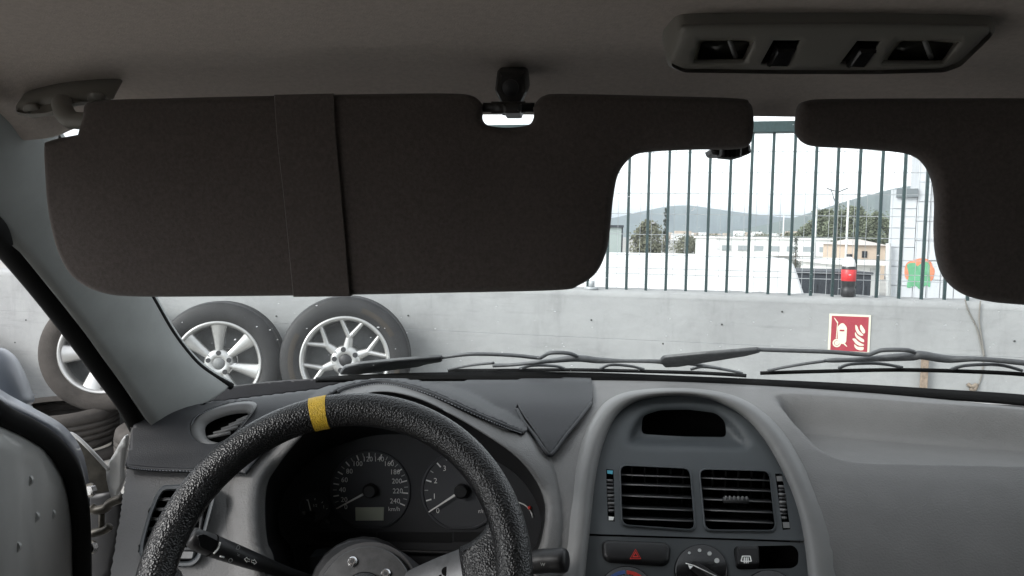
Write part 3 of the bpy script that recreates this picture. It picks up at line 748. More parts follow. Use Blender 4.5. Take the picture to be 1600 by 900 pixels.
# unseen panes of closed doors and rear window, tint added to dim the cabin
def pane(name, pts, m): mk(name, [Z(p) for p in pts], [(0, 1, 2, 3)], m, car, smooth=False, solid=.004)
xr = CX + .70
pane('side_window', [(xr, .88, -.24), (xr, -.30, -.24), (xr - .03, -.30, .07), (xr - .03, .55, .03)], 'sideglass')
for sx in (-1, 1): pane('rear_side_window', [(CX + sx * .70, -.30, -.24), (CX + sx * .70, -1.40, -.24), (CX + sx * .66, -1.35, .07), (CX + sx * .67, -.30, .07)], 'rearglass')
pane('rear_window', [(CX - .66, -1.85, -.20), (CX + .66, -1.85, -.20), (CX + .60, -1.36, .12), (CX - .60, -1.36, .12)], 'rearglass')
# unseen front seats behind the viewer, added to block light from the rear
for sx, xx in ((-1, -.20), (1, .53)):
    st_ = mk('front_seat', *loft([[Vector((xx + w * u, y, z)) for u in (-1, -.8, -.4, 0, .4, .8, 1)] for w, y, z in ((.25, .02, .46), (.25, -.22, .44), (.25, -.26, .60), (.26, -.30, .85), (.23, -.36, 1.08), (.18, -.38, 1.12))]), 'carpet', car, solid=.10)
    mk('headrest', *box((xx, -.42, 1.22), .27, .09, .18), 'carpet', st_, smooth=False, bevel=.03)
# bonnet, wings and scuttle, all below the sight line
rows = [[Vector((CX + u * .72, y - .10 * u * u, z - .05 * u * u)) for u in (-1, -.75, -.4, 0, .4, .75, 1)] for y, z in ((1.36, .80), (1.7, .755), (2.05, .69), (2.3, .60), (2.36, .45))]
mk('bonnet', *loft(rows), 'doorpaint', car)
for sx in (-1, 1): mk('wing', *loft([[Vector((CX + sx * x, y, z)) for y in (1.0, 1.45, 1.9, 2.25)] for x, z in ((.715, .74), (.76, .66), (.77, .42))]), 'doorpaint', car)
# ---- windscreen
BT = cr([(250, 640, .93), (345, 606, 1.02), (450, 591, 1.12), (540, 586, 1.17), (700, 584, 1.21), (900, 591, 1.22), (1100, 598, 1.21), (1300, 607, 1.18), (1450, 616, 1.15), (1600, 628, 1.10), (1800, 650, 1.03), (1950, 672, .96)], 6)
bot = [P(*p) + Vector((0, 0, -.004)) for p in BT]
nB = len(bot)
top = []
for i in range(nB):
    s = i / (nB - 1); k = s * (len(front) - 1); k0 = int(k); k1 = min(k0 + 1, len(front) - 1)
    top.append(front[k0].lerp(front[k1], k - k0) + Vector((0, .012, .006)))
GR = []
for k in range(13):
    t = k / 12; GR.append([b_.lerp(t_, t) + Vector((0, .018, .030)) * (4 * t * (1 - t)) for b_, t_ in zip(bot, top)])
mk('windscreen', *loft(GR), 'glass', car, label='dusty windscreen with light flecks')
def glassY(px, py):
    """depth of the glass along this pixel's ray"""
    yb = lerp_key([(p[0], p[2]) for p in BT], px); pb = lerp_key([(p[0], p[1]) for p in BT], px)
    b_ = P(px, pb, yb); d = Vector((0, .6 - yb, CZ + .10 - b_.z)); n = Vector((0, -d.z, d.y)); return PP(px, py, b_, n).y
# black seal round the glass
def strip(upper, lower, off=0.02):
    return loft([[P(*p) + Vector((0, -off, 0)) for p in upper], [P(*p) + Vector((0, -off, 0)) for p in lower]])
lo_ = cr([(500, 590, 1.135), (560, 589, 1.165), (700, 588, 1.195), (900, 591, 1.205), (1100, 598, 1.195), (1300, 607, 1.165), (1450, 616, 1.135), (1600, 627, 1.085), (1800, 650, 1.015), (1950, 672, .945)], 6)
up_ = cr([(500, 586, 1.15), (560, 582, 1.18), (700, 578, 1.21), (900, 578, 1.22), (1100, 585, 1.21), (1300, 594, 1.18), (1450, 603, 1.15), (1600, 613, 1.10), (1800, 636, 1.03), (1950, 656, .96)], 6)
mk('windscreen_seal', *strip(up_, lo_), 'rubber', car, label='black seal along the foot of the windscreen', solid=.004)
# ---- A pillars
def pillar(Wp, Sp, sgn):
    rows = []
    for (a, b_) in zip(cr(Sp, 8), cr(Wp, 8)):
        A_, B_ = P(*a), P(*b_); m = (Vector((0, 0, CZ)) - (A_ + B_) / 2).normalized(); pts = []
        for t, h in ((0, 0), (.12, .008), (.3, .015), (.5, .019), (.7, .019), (.84, .015), (.93, .008), (.975, -.002), (1, -.012)):
            pts.append(A_.lerp(B_, t) + m * h * .9)
        rows.append(pts)
    return loft(rows)
WL = [(20, 120, .57), (78, 216, .64), (125, 290, .705), (178, 380, .78), (228, 466, .86), (262, 524, .91), (295, 566, .95), (325, 590, .985), (356, 607, 1.01)]
SL = [(-140, 200, .50), (-60, 290, .56), (0, 362, .62), (37, 402, .65), (95, 474, .71), (125, 512, .745), (150, 546, .775), (182, 590, .815), (236, 668, .88)]
mk('pillar_trim', *pillar(WL, SL, -1), 'pillar', car, label='pale grey plastic trim of the left windscreen pillar', solid=-.012)
mk('pillar_seal', *tube([P(*p) + Vector((0, .006, 0)) for p in cr([(-120, 236, .525), (-40, 332, .58), (16, 396, .645), (70, 462, .70), (120, 528, .755), (165, 590, .81), (192, 628, .845), (214, 668, .88), (222, 690, .89)], 6)], .0125, 10), 'rubber', car, label='black weather seal along the left pillar')
mk('glass_edge_seal', *tube([P(p[0] + 6, p[1] - 3, p[2] - .012) for p in cr(WL[1:], 6)] , .0048, 8), 'rubber', car, label='black edge seal between pillar and windscreen')
right_top = front[-18]; rb = bot[-3]
mk('pillar_trim', *tube([rb + Vector((.06, 0, -.05)), rb.lerp(right_top, .5) + Vector((.05, -.02, .03)), right_top + Vector((.05, -.02, -.01))], .045, 10), 'pillar', car)
# ---- sun visors
VN = Vector((0, -1, -.06)).normalized()
def visor(pts_px, Y0, name, label, th=.017, n=4):
    o = P(600, 150, Y0); ring = [PP(x, y, o, VN) for x, y in pts_px]
    h = th / 2
    V, F = plate(ring, VN, [(.004, -h), (.0012, -h * .72), (0, -h * .2), (0, h * .2), (.0012, h * .72), (.0032, h * .95), (.0055, h * 1.04)], True)
    return mk(name, V, F, 'visor', car, label=label, auto=50)
VL = cr([(136, 180), (140, 163), (165, 157), (260, 154), (430, 150), (600, 147), (705, 146.5), (738, 150), (752, 160)], 5)[:-1] + \
     cr([(757, 167), (754, 178), (755, 189), (766, 197), (795, 199.5), (824, 196), (833, 187), (834, 176), (831, 168)], 4)[:-1] + \
     cr([(838, 160), (850, 150), (880, 147), (1020, 150), (1150, 154), (1170, 161), (1176, 176), (1176, 205), (1170, 226), (1150, 233), (1080, 234), (1010, 238), (985, 247), (966, 272), (958, 310), (954, 350), (948, 390), (932, 425), (905, 445), (870, 453), (700, 457), (548, 460), (400, 462), (220, 463), (160, 456), (120, 432), (96, 390), (82, 330), (77, 270), (76, 228), (84, 219), (128, 210)], 5)
vis = visor(VL, .52, 'sun_visor', 'driver sun visor, dark brown cloth, folded down with a fabric band')
def on_v(x, y, h): return PP(x, y, P(600, 150, .52) + VN * h, VN)
bandL = [(428, 148), (433, 220), (442, 300), (450, 380), (458, 464)]; bandR = [(521, 146), (526, 220), (533, 300), (540, 380), (547, 463)]
L_, R_ = cr(bandL, 5), cr(bandR, 5)
rows = []
for (lx, ly), (rx, ry) in zip(L_, R_):
    rows.append([on_v(lx, ly, .0085), on_v(lx + 1, ly, .0112), on_v((lx + rx) / 2, (ly + ry) / 2, .0116), on_v(rx - 1, ry, .0114), on_v(rx, ry, .0085)])
first = [p + VN * -.022 for p in rows[0]]; last = [p + VN * -.022 for p in rows[-1]]
mk('visor_band', *loft([first] + rows + [last]), 'visor', vis, auto=60, label='fabric band wrapped round the visor')
VR = cr([(1243, 190), (1246, 168), (1258, 158), (1300, 155), (1450, 154), (1600, 154), (1800, 156), (2050, 162), (2110, 190), (2110, 300), (2090, 440), (2040, 490), (1900, 492), (1750, 486), (1600, 476), (1540, 470), (1502, 458), (1477, 435), (1465, 400), (1462, 360), (1463, 320), (1459, 285), (1446, 258), (1425, 243), (1395, 237), (1330, 232), (1275, 229), (1254, 222), (1244, 208)], 5, True)
visor(VR, .525, 'sun_visor', 'passenger sun visor, dark brown cloth, folded down at the right')
# visor rod, clip and pivot
mk('visor_rod', *tube([on_v(755, 168, 0), on_v(795, 168, 0), on_v(835, 168, 0)], .0032, 10), 'clip', vis)
mk('rod_sleeve', *tube([on_v(768, 168, 0), on_v(785, 168, 0), on_v(821, 167.5, 0)], .0040, 10), 'clip', vis)
clip = mk('visor_clip', *plate([P(x, y, .545) for x, y in rnd([(779, 107), (823, 107), (826, 140), (816, 160), (816, 178), (785, 178), (785, 160), (775, 140)], 5)], (0, -1, -.3), [(0, -.02), (0, .008), (.0015, .011), (.004, .012)], True), 'clip', car, label='dark plastic clip holding the visor rod', auto=40)
mk('clip_screw', *disc(P(798, 137, .5315), (0, -1, -.3), .0056, .0018, 20, .0006), 'boss', clip)
mk('clip_hook', *plate([P(x, y, .513) for x, y in rnd([(785, 163), (816, 163), (813, 178), (788, 178)], 3)], (0, -1, 0), [(0, -.02), (0, .003), (.002, .005)], True), 'clip', clip, auto=40)
PN = Vector((.15, -.75, -.65)).normalized()
pv = mk('visor_pivot', *plate([P(x, y, .535) for x, y in cr([(26, 168), (32, 157), (60, 149), (100, 143), (150, 142), (176, 146), (178, 153), (165, 160), (120, 164), (85, 178), (50, 180), (32, 176)], 5, True)], PN, [(0, -.02), (0, .002), (.002, .005), (.005, .006)], True), 'lamp', car, label='oval plastic base of the driver visor hinge', auto=45)
for x, y in ((52, 171), (152, 153)): mk('screw_cap', *disc(P(x, y, .533), PN, .006, .0035, 20, .001), 'lamp', pv)
mk('pivot_arm', *tube([P(*p) for p in cr([(97, 160, .53), (100, 175, .522), (112, 187, .52), (140, 189, .52), (175, 187, .52)], 5)], [.0068] * 11 + [.0060] * 10, 12), 'lamp', pv)
# ---- map lamp in the roof
LY = .475
LN = Vector((0, -.62, -.78)).normalized(); LO = P(1300, 75, LY)
def on_l(x, y, h=0): return PP(x, y, LO + LN * h, LN)
zl = lambda x, y: (1000 + x / 2.667, y / 2.667)
bez = rnd([zl(172, 112), zl(230, 104), zl(800, 98), zl(1300, 104), zl(1462, 112), zl(1458, 135), zl(1330, 260), zl(1260, 285), zl(1000, 292), zl(600, 292), zl(180, 286), zl(128, 262), zl(126, 235)], 7, 4)
h1_ = rnd([zl(245, 165), zl(430, 163), zl(482, 168), zl(440, 262), zl(218, 266), zl(228, 215)], 6, 3)
h2_ = [zl(556, 168), zl(672, 168), zl(622, 272), zl(500, 270)]
h3_ = [zl(905, 170), zl(1010, 172), zl(935, 276), zl(828, 272)]
h4_ = rnd([zl(1075, 165), zl(1215, 165), zl(1340, 172), zl(1270, 268), zl(1000, 268), zl(1030, 220)], 6, 3)
V, F = sheet(bez, [h1_, h2_, h3_, h4_], lambda x, y: on_l(x, y, .0045 + .002 * sstep(0, 14, sdist((x, y), bez))), 9)
lamp = mk('map_lamp', V, F, 'lamp', car, label='grey map lamp console with two lenses and two switches in the roof', solid=-.003)
V, F = plate([on_l(*p) for p in bez], LN, [(-.004, -.02), (-.002, .001), (.0005, .0043)]); mk('lamp_base', V, F[:2 * len(bez)], 'lamp', lamp)
lens = mat('lamp_lens', (.06, .06, .052), .2, spec=.6)
wellm = mat('lamp_well', (.34, .32, .27), .4)
for hh in (h1_, h4_):
    c = Vector((sum(p[0] for p in hh) / len(hh), sum(p[1] for p in hh) / len(hh)))
    rows = [[on_l(*p, .0064) for p in hh], [on_l(*(c + (Vector(p) - c) * .84), -.008) for p in hh]]
    V, F = loft(rows, True); mk('lens_well', V, F, wellm, lamp)
    V, F = plate([on_l(*(c + (Vector(p) - c) * .86), -.009) for p in hh], LN, [(0, 0), (0, .0012)], True); mk('lens', V, F, lens, lamp)
    mk('lens_rib', *tube([on_l(c.x + 12, c.y - 15, .0005), on_l(c.x + 22, c.y + 12, .0005)], .0016, 6), 'slatw', lamp)
for hh in (h2_, h3_):
    V, F = plate([on_l(*p, -.002) for p in hh], LN, [(0, 0), (0, .004)], True); mk('switch_well', V, F, 'deep', lamp, smooth=False)
    c = Vector((sum(p[0] for p in hh) / 4, sum(p[1] for p in hh) / 4))
    V, F = plate([on_l(*(c + (Vector(p) - c) * .78), .0015) for p in rnd(hh, 4, 3)], LN, [(0, 0), (.0003, .004), (.002, .006)], True); mk('switch', V, F, 'gloss', lamp, auto=40)
mk('mirror_mount', *merge(plate([P(x, y, .60) for x, y in rnd([(1108, 233), (1170, 226), (1172, 240), (1160, 244), (1112, 243)], 4)], (0, -1, 0), [(0, -.02), (0, .004), (.002, .006)], True)), 'clip', car, label='small dark mount on the glass under the driver visor', auto=40)
mm = bpy.data.objects['mirror_mount']
mk('mount_body', *plate([P(x, y, .593) for x, y in rnd([(1124, 226), (1158, 224), (1156, 246), (1146, 248), (1124, 246)], 3)], (0, -1, 0), [(0, -.01), (0, .004), (.0012, .0055)], True), 'clip', mm, auto=40)
for i in range(3): mk('mount_rib', *box(P(1133 + 7 * i, 237, .585), .0016, .004, .008), 'deep', mm, smooth=False)

# ---- wipers outside the glass
def WPt(px, py, off=.022):
    return P(px, py, glassY(px, py) + off + .012)
def wiper(label, base, arm, bracket, links, rubber, ends):
    t = mk('wiper', *tube([WPt(*p) for p in cr(arm, 6)], .0030, 8), 'wiper', car, label=label)
    o1, o2 = base
    V, F = plate([WPt(x, y, .018) for x, y in rnd(o1, 3, 3)], (0, -.47, -.88), [(0, -.002), (0, .0015), (.0015, .003)], True); mk('arm_root', V, F, 'wiper', t, auto=45)
    if False:
        V, F = plate([WPt(x, y, .012) for x, y in o2], (0, -.8, .6), [(0, -.004), (.001, .004)], True); mk('arm_shade', V, F, 'rubber', t, auto=45)
    pts = cr([p[:2] for p in bracket], 6); rr = [p[0] * .62 for p in cr([(p[2],) for p in bracket], 6)]
    mk('bracket', *tube([WPt(x, y, .016) for x, y in pts], rr, 8), 'wiper', t)
    for l in links: mk('claw', *tube([WPt(x, y, .010) for x, y in cr(l, 5)], .0024, 6), 'wiper', t)
    mk('rubber_blade', *tube([WPt(x, y, .004) for x, y in cr(rubber, 5)], .0030, 6), 'rubber', t)
    for e in ends: mk('rivet', *disc(WPt(*e, .020), (0, -.8, .6), .0022, .002, 10), 'chrome', t, smooth=False)
    return t
wiper('left wiper with its arm root before the Y-spoke wheel',
      ([(530, 583), (538, 572), (560, 567), (620, 561), (690, 556), (692, 563), (668, 567), (655, 571), (600, 578), (560, 583)], [(545, 586), (600, 579), (655, 571), (668, 567), (640, 578), (610, 584), (560, 588)]),
      [(686, 559), (715, 555), (745, 553), (800, 555), (840, 559), (848, 557), (860, 551.5), (885, 551.5), (898, 555), (903, 558)],
      [(770, 571, .0055), (800, 570, .0045), (850, 565, .0055), (900, 560, .0085), (935, 563, .0078), (975, 564, .0045), (1030, 565, .0055), (1046, 569, .0075), (1075, 568, .0048), (1120, 575, .004), (1160, 583, .003)],
      [[(700, 577), (740, 570), (772, 567)], [(812, 576), (835, 571), (868, 572), (882, 576)], [(938, 576), (955, 570), (985, 572), (1006, 577)], [(1080, 577), (1098, 573), (1125, 576)]],
      [(700, 579), (800, 578.5), (900, 578), (1000, 580), (1100, 583), (1166, 587)], [(901, 561), (917, 560)])
wiper('right wiper running past the red sign',
      ([(1031, 562), (1037, 557), (1100, 551), (1184, 544), (1189, 548), (1165, 554), (1110, 563), (1060, 571), (1038, 572)], [(1050, 572), (1110, 563), (1165, 554), (1140, 562), (1110, 567), (1080, 572)]),
      [(1180, 546), (1240, 548), (1300, 550), (1352, 554), (1366, 551), (1380, 547), (1415, 547), (1428, 550)],
      [(1287, 564, .003), (1302, 563, .0055), (1340, 562, .0055), (1420, 557, .0095), (1440, 555, .0095), (1480, 561, .0085), (1530, 561, .0055), (1600, 567, .006), (1700, 578, .006), (1780, 592, .003)],
      [[(1200, 579), (1225, 574), (1260, 568), (1290, 564)], [(1311, 575), (1330, 569), (1372, 568), (1410, 574)], [(1487, 577), (1510, 571), (1560, 570), (1597, 579)]],
      [(1188, 583), (1290, 580), (1400, 578), (1500, 580), (1600, 585), (1720, 598), (1800, 610)], [(1440, 557), (1459, 558)])

# ---- dashboard: one profile drawn along the car's width
PROF = cr([(1.215, -.236), (1.19, -.2235), (1.15, -.2180), (1.10, -.2155), (1.0, -.222), (.93, -.240), (.893, -.256), (.868, -.270), (.838, -.294), (.80, -.335), (.768, -.385), (.745, -.46), (.75, -.64)], 14)
TRAY = cr([(1212, 620), (1225, 645), (1248, 672), (1275, 700), (1310, 718), (1360, 724), (1450, 726), (1600, 729), (1850, 738), (2000, 745), (2000, 682), (1850, 664), (1700, 648), (1600, 639), (1450, 630), (1330, 621), (1250, 616)], 3, True)
TRAY4 = [(x, y * 3.4) for x, y in TRAY]
LIP = cr([(436, 970, .795), (425, 878, .815), (415, 851, .822), (411, 807, .832), (414, 762, .842), (428, 735, .848), (458, 697, .853), (497, 655, .857), (542, 624, .86), (595, 612, .86), (650, 622, .858), (702, 646, .855), (759, 680, .85), (802, 710, .846), (831, 742, .842), (848, 775, .838), (852, 806, .832), (846, 845, .824), (836, 882, .815), (828, 970, .795)], 5)
OUT = cr([(352, 970, .80), (348, 900, .825), (346, 850, .84), (346, 800, .855), (352, 760, .872), (372, 722, .90), (405, 682, .94), (450, 640, .99), (510, 607, 1.05), (590, 594, 1.09), (655, 597, 1.08), (725, 612, 1.03), (790, 642, .985), (838, 680, .945), (866, 722, .925), (878, 770, .905), (882, 810, .892), (881, 850, .878), (879, 890, .862), (876, 970, .84)], 5)
INN = cr([(905, 1010), (913, 915), (921, 835), (931, 745), (944, 690), (962, 652), (985, 632), (1015, 622), (1055, 618), (1095, 621), (1130, 632), (1165, 654), (1195, 688), (1222, 735), (1243, 785), (1256, 840), (1263, 900), (1270, 1010)], 5)
OUTB = cr([(866, 1010), (876, 915), (888, 835), (897, 745), (912, 680), (934, 640), (962, 618), (1000, 609), (1055, 606), (1105, 609), (1150, 619), (1190, 641), (1225, 676), (1255, 726), (1280, 785), (1297, 840), (1306, 900), (1316, 1010)], 5)
CLUST = [(a[0] * .72 + b_[0] * .28, a[1] * .72 + b_[1] * .28) for a, b_ in zip(LIP, OUT)] + [(850, 1200), (400, 1200)]
CONS = [(a[0] * .6 + b_[0] * .4, a[1] * .6 + b_[1] * .4) for a, b_ in zip(INN, OUTB)] + [(1285, 1300), (895, 1300)]
VENTH = cr([(297, 668), (309, 651), (348, 636), (385, 631), (396, 638), (384, 658), (361, 684), (334, 696), (306, 690)], 4, True)
LV = rnd([(254, 760), (332, 757), (336, 775), (322, 828), (312, 874), (300, 884), (232, 884), (218, 868), (221, 845), (232, 805), (246, 771)], 9, 4)
PXL = [(560, 215), (660, 204), (735, 196), (800, 187), (900, 171), (1000, 160), (1200, 150)]
rows = []
def dpt(x, y, z):
    u = x - CX; return Z((x, y - (.10 + .45 * sstep(.85, 1.2, y)) * u * u, z - .012 * sstep(.45, .72, abs(u))))
LEFT = []
for (y, z) in PROF:
    row = []
    fr_ = sstep(.85, 1.2, y)
    x0 = -.56
    while x0 < -.40:
        q = pix(dpt(x0, y, z))
        if q[0] >= lerp_key([(a, b_) for a, b_ in PXL], q[1]): break
        x0 += .002
    LEFT.append(dpt(x0, y, z))
    for i in range(281):
        x = x0 + (.885 - x0) * i / 280
        u = x - CX; yy = y - (.10 + .45 * fr_) * u * u * (1 if u < 0 else 1.0)
        p = Z((x, yy, z - .012 * sstep(.45, .72, abs(u)) ))
        q = pix(p)
        if 1190 < q[0] < 2000 and 600 < q[1] < 760:
            s = sdist((q[0], q[1] * 3.4), TRAY4); k = sstep(0, 30, s)
            if k > 0: p.z = p.z * (1 - k) + min(p.z, CZ - .264) * k
        row.append(p)
    rows.append(row)
V, F = loft(rows); Fk = []
for f in F:
    c = sum((V[i] for i in f), Vector()) / 4; q = pix(c)
    if inside(q, CLUST) or inside(q, CONS) or inside(q, VENTH) or inside(q, LV): continue
    Fk.append(f)
dash = mk('dashboard', V, Fk, 'dash', car, label='grey moulded dashboard with a shallow tray on the passenger side')
PR = [(y, z) for y, z in PROF]
def dashP(px, py):
    """where the pixel's ray meets the plain dash profile"""
    lo = None
    for k in range(400):
        Y = .70 + .0014 * k; p = P(px, py, Y); u = p.x - CX
        # invert plan curve
        yv = Y
        for _ in range(4): yv = Y + (.10 + .45 * sstep(.85, 1.2, yv)) * u * u
        zz = None
        for (a, za), (b_, zb) in zip(PR, PR[1:]):
            if min(a, b_) <= yv <= max(a, b_): zz = za + (zb - za) * (yv - a) / (b_ - a + 1e-9); break
        if zz is None: continue
        zz += CZ - .012 * sstep(.45, .72, abs(u))
        if p.z <= zz: return p
    return P(px, py, 1.2)
mk('dash_end', *loft([LEFT, [p + Vector((-.004, .03, -.012)) for p in LEFT], [p + Vector((-.004, .30, -.05)) for p in LEFT]]), 'dash', dash, label='left end of the dashboard')
dashVF = (list(V), list(F))

# ---- instrument hood
def outp(p):
    if p[1] > 640 and p[1] < 950:
        d = dashP(p[0], p[1]); return d + (d - Vector((0, 0, CZ))).normalized() * .002
    return P(*p)
CLU = cr([(470, 960, .95), (458, 860, .955), (445, 845, .955), (436, 825, .957), (436, 795, .96), (450, 760, .963), (480, 725, .965), (520, 700, .967), (570, 683, .968), (620, 678, .968), (670, 682, .968), (715, 692, .967), (765, 715, .965), (805, 740, .963), (830, 770, .962), (843, 800, .96), (845, 825, .958), (838, 850, .956), (828, 868, .955), (815, 960, .95)], 5)
lip = [P(*p) for p in LIP]; out_ = [outp(p) for p in OUT]; clu = [P(*p) for p in CLU]
rows = [clu, [a.lerp(b_, .5) for a, b_ in zip(clu, lip)], [l + Vector((0, .006, 0)) for l in lip], lip,
        [l.lerp(o_, .06) + Vector((0, -.004, .001)) for l, o_ in zip(lip, out_)], [l.lerp(o_, .16) + Vector((0, -.004, .004)) for l, o_ in zip(lip, out_)],
        [l.lerp(o_, .4) + Vector((0, -.002, .007)) for l, o_ in zip(lip, out_)], [l.lerp(o_, .7) + Vector((0, 0, .004)) for l, o_ in zip(lip, out_)], out_, [o_ + Vector((0, .015, -.03)) for o_ in out_]]
def infront(p, off):
    q = pix(p)
    if q[1] < 640 or q[1] > 960: return p
    h = dashP(*q); o = Vector((0, 0, CZ)); d = (h - o)
    return o + d.normalized() * (d.length - off) if (p - o).length > d.length - off else p
for k_, of in ((5, .009), (6, .008), (7, .006)): rows[k_] = [infront(p, of) for p in rows[k_]]
hoodVF = loft(rows[2:])
mk('instrument_hood', *hoodVF, 'dash', car, label='grey hood round the instruments')
mk('hood_tunnel', *loft(rows[:3]), 'black', bpy.data.objects['instrument_hood'])
# cluster
CN = Vector((0, -1, .12)).normalized(); CO = P(600, 780, .965)
def on_c(x, y, h=0): return PP(x, y, CO + CN * h, CN)
cl = mk('instrument_cluster', *plate([on_c(p[0], p[1]) for p in CLU], CN, [(-.01, -.01), (-.01, 0)], False), 'face', car, smooth=False, label='black instrument cluster with white numbered dials')
zc = lambda x, y: (420 + x / 3.636, 680 + y / 3.636)
def circ(cx, cy, r_, n=48, flat=None):
    pts = []
    for k in range(n):
        a = 2 * math.pi * k / n; x, y = cx + r_ * math.cos(a), cy + r_ * math.sin(a)
        if flat is not None and y > flat: y = flat + (y - flat) * .02
        pts.append((x, y))
    return pts
def dialplate(name, c, r_, flat=None):
    d = mk(name, *plate([on_c(*zc(*p)) for p in circ(*c, r_, 56, flat)], CN, [(-.003, 0), (-.002, .0022), (0, .0024), (.0008, .0008)], False), 'dial', cl, smooth=False)
    return d
XU = (on_c(620, 780) - on_c(600, 780)).normalized(); YU = CN.cross(XU) if CN.cross(XU).z > 0 else XU.cross(CN)
def bar2(a, b_, w, h):
    A_, B_ = on_c(*zc(*a), h), on_c(*zc(*b_), h); d = (B_ - A_).normalized(); s = d.cross(CN) * w / 2
    return [A_ - s, A_ + s, B_ + s, B_ - s], [(0, 1, 2, 3)]
def pold(c, r_, ang): return (c[0] + r_ * math.cos(R(ang)), c[1] - r_ * math.sin(R(ang)))
SC, TCc, FC = (578, 313), (1095, 315), (262, 412)
sp_ = dialplate('speedometer', SC, 218, 515)
tk = dialplate('rev_counter', TCc, 218, 520)
fu = dialplate('fuel_gauge', FC, 76)
for i in range(25):
    a = 208.5 - 232.5 * i / 24; big = i % 2 == 0
    mk('tick', *bar2(pold(SC, 182 if big else 192, a), pold(SC, 214, a), .0017 if big else .0010, .0016), 'print' if big else 'dimprint', sp_, smooth=False)
for tx, x, y in (('0', 438, 408), ('20', 428, 367), ('40', 418, 311), ('60', 430, 255), ('80', 458, 206), ('100', 504, 163), ('120', 562, 137), ('140', 626, 137), ('160', 682, 163), ('180', 717, 210), ('200', 728, 262), ('220', 733, 318), ('240', 717, 375)):
    text_on('numeral', tx, .0092, on_c(*zc(x, y), .0016), XU, YU, M['print'], sp_)
text_on('unit_text', 'km/h', .0078, on_c(*zc(712, 420), .0016), XU, YU, M['print'], sp_)
mk('trip_display', *plate([on_c(*zc(*p), .001) for p in ((493, 410), (655, 408), (653, 483), (495, 484))], CN, [(0, 0), (0, .0012)], True), 'lcd', sp_, smooth=False)
TA = [213, 196, 163.5, 131.5, 100, 68, 36, 4, -28]
for i, a in enumerate(TA):
    mk('tick', *bar2(pold(TCc, 178, a), pold(TCc, 210, a), .0019, .0016), 'print', tk, smooth=False)
    if i > 1: mk('tick', *bar2(pold(TCc, 190, a + 16), pold(TCc, 210, a + 16), .0010, .0016), 'dimprint', tk, smooth=False)
    nx, ny = pold(TCc, 158 if i else 172, a - (4 if i < 4 else 0)); 
    if i == 0: nx, ny = 960, 430
    text_on('numeral', str(i), .0098, on_c(*zc(nx, ny), .0016), XU, YU, M['print'], tk)
text_on('unit_text', 'r/min', .0075, on_c(*zc(1225, 432), .0016), XU, YU, M['print'], tk)
for d_, c, tip in ((sp_, SC, (382, 418)), (tk, TCc, (908, 437)), (fu, (245, 458), (222, 364))):
    A_, B_ = on_c(*zc(*c), .006), on_c(*zc(*tip), .005); dd = (B_ - A_).normalized(); s = dd.cross(CN)
    w = .0016 if d_ is not fu else .0013
    mk('needle', [A_ - s * w, A_ + s * w, B_ + s * w * .45, B_ - s * w * .45], [(0, 1, 2, 3)], 'print', d_, smooth=False)
    mk('needle_hub', *disc(on_c(*zc(*c), .003), CN, .0092 if d_ is not fu else .0068, .008, 28, .002), 'black', d_, auto=40)
for i in range(5):
    a = 142 - 30 * i; mk('tick', *bar2(pold((250, 450), 82, a), pold((250, 450), 93, a), .0009, .0016), 'print', fu, smooth=False)
text_on('numeral', '1/2', .005, on_c(*zc(262, 400), .0016), XU, YU, M['print'], fu)
text_on('numeral', '1', .006, on_c(*zc(312, 408), .0016), XU, YU, M['print'], fu)
mk('pump_icon', *plate([on_c(*zc(*p), .0015) for p in ((180, 443), (192, 432), (208, 432), (208, 455), (192, 455))], CN, [(0, 0), (0, .0002)], True), 'dimprint', fu, smooth=False)
# reset knob, temperature arc, warning strips
mk('reset_knob', *disc(on_c(*zc(322, 500), 0), CN, .0062, .007, 20, .002), 'boss', cl, auto=40)
va = []
for k in range(9): va.append(on_c(*zc(*pold((1400, 480), 100, 118 - 14 * k)), .0012))
mk('temperature_arc', *tube(va, .0009, 5), 'print', cl); mk('red_mark', *tube([on_c(*zc(1478, 404), .0014), on_c(*zc(1484, 420), .0014)], .0022, 5), 'red', cl)
for x0, x1_ in ((250, 608), (615, 1040), (1050, 1300)):
    mk('warning_strip', *plate([on_c(*zc(*p), .0003) for p in ((x0, 548), (x1_, 552), (x1_, 612), (x0, 605))], CN, [(0, 0), (.0003, .0006)], True), 'black', cl, smooth=False)
mk('lower_trim', *tube([on_c(*zc(x, y), .004) for x, y in cr([(75, 560), (105, 600), (150, 628), (420, 642), (850, 662), (1250, 672)], 5)], .0028, 8), 'black', cl)
mk('column_shroud', *tube([P(566, 925, .93), P(566, 925, .80), P(562, 925, .74)], [.062, .058, .05], 24), 'black', car, label='black steering column shroud')
mk('shroud_bracket', *plate([P(x, y, .90) for x, y in ((486, 868), (520, 866), (520, 905), (486, 905))], (0, -1, 0), [(0, -.02), (0, .004)], True), 'lower', bpy.data.objects['column_shroud'], smooth=False)

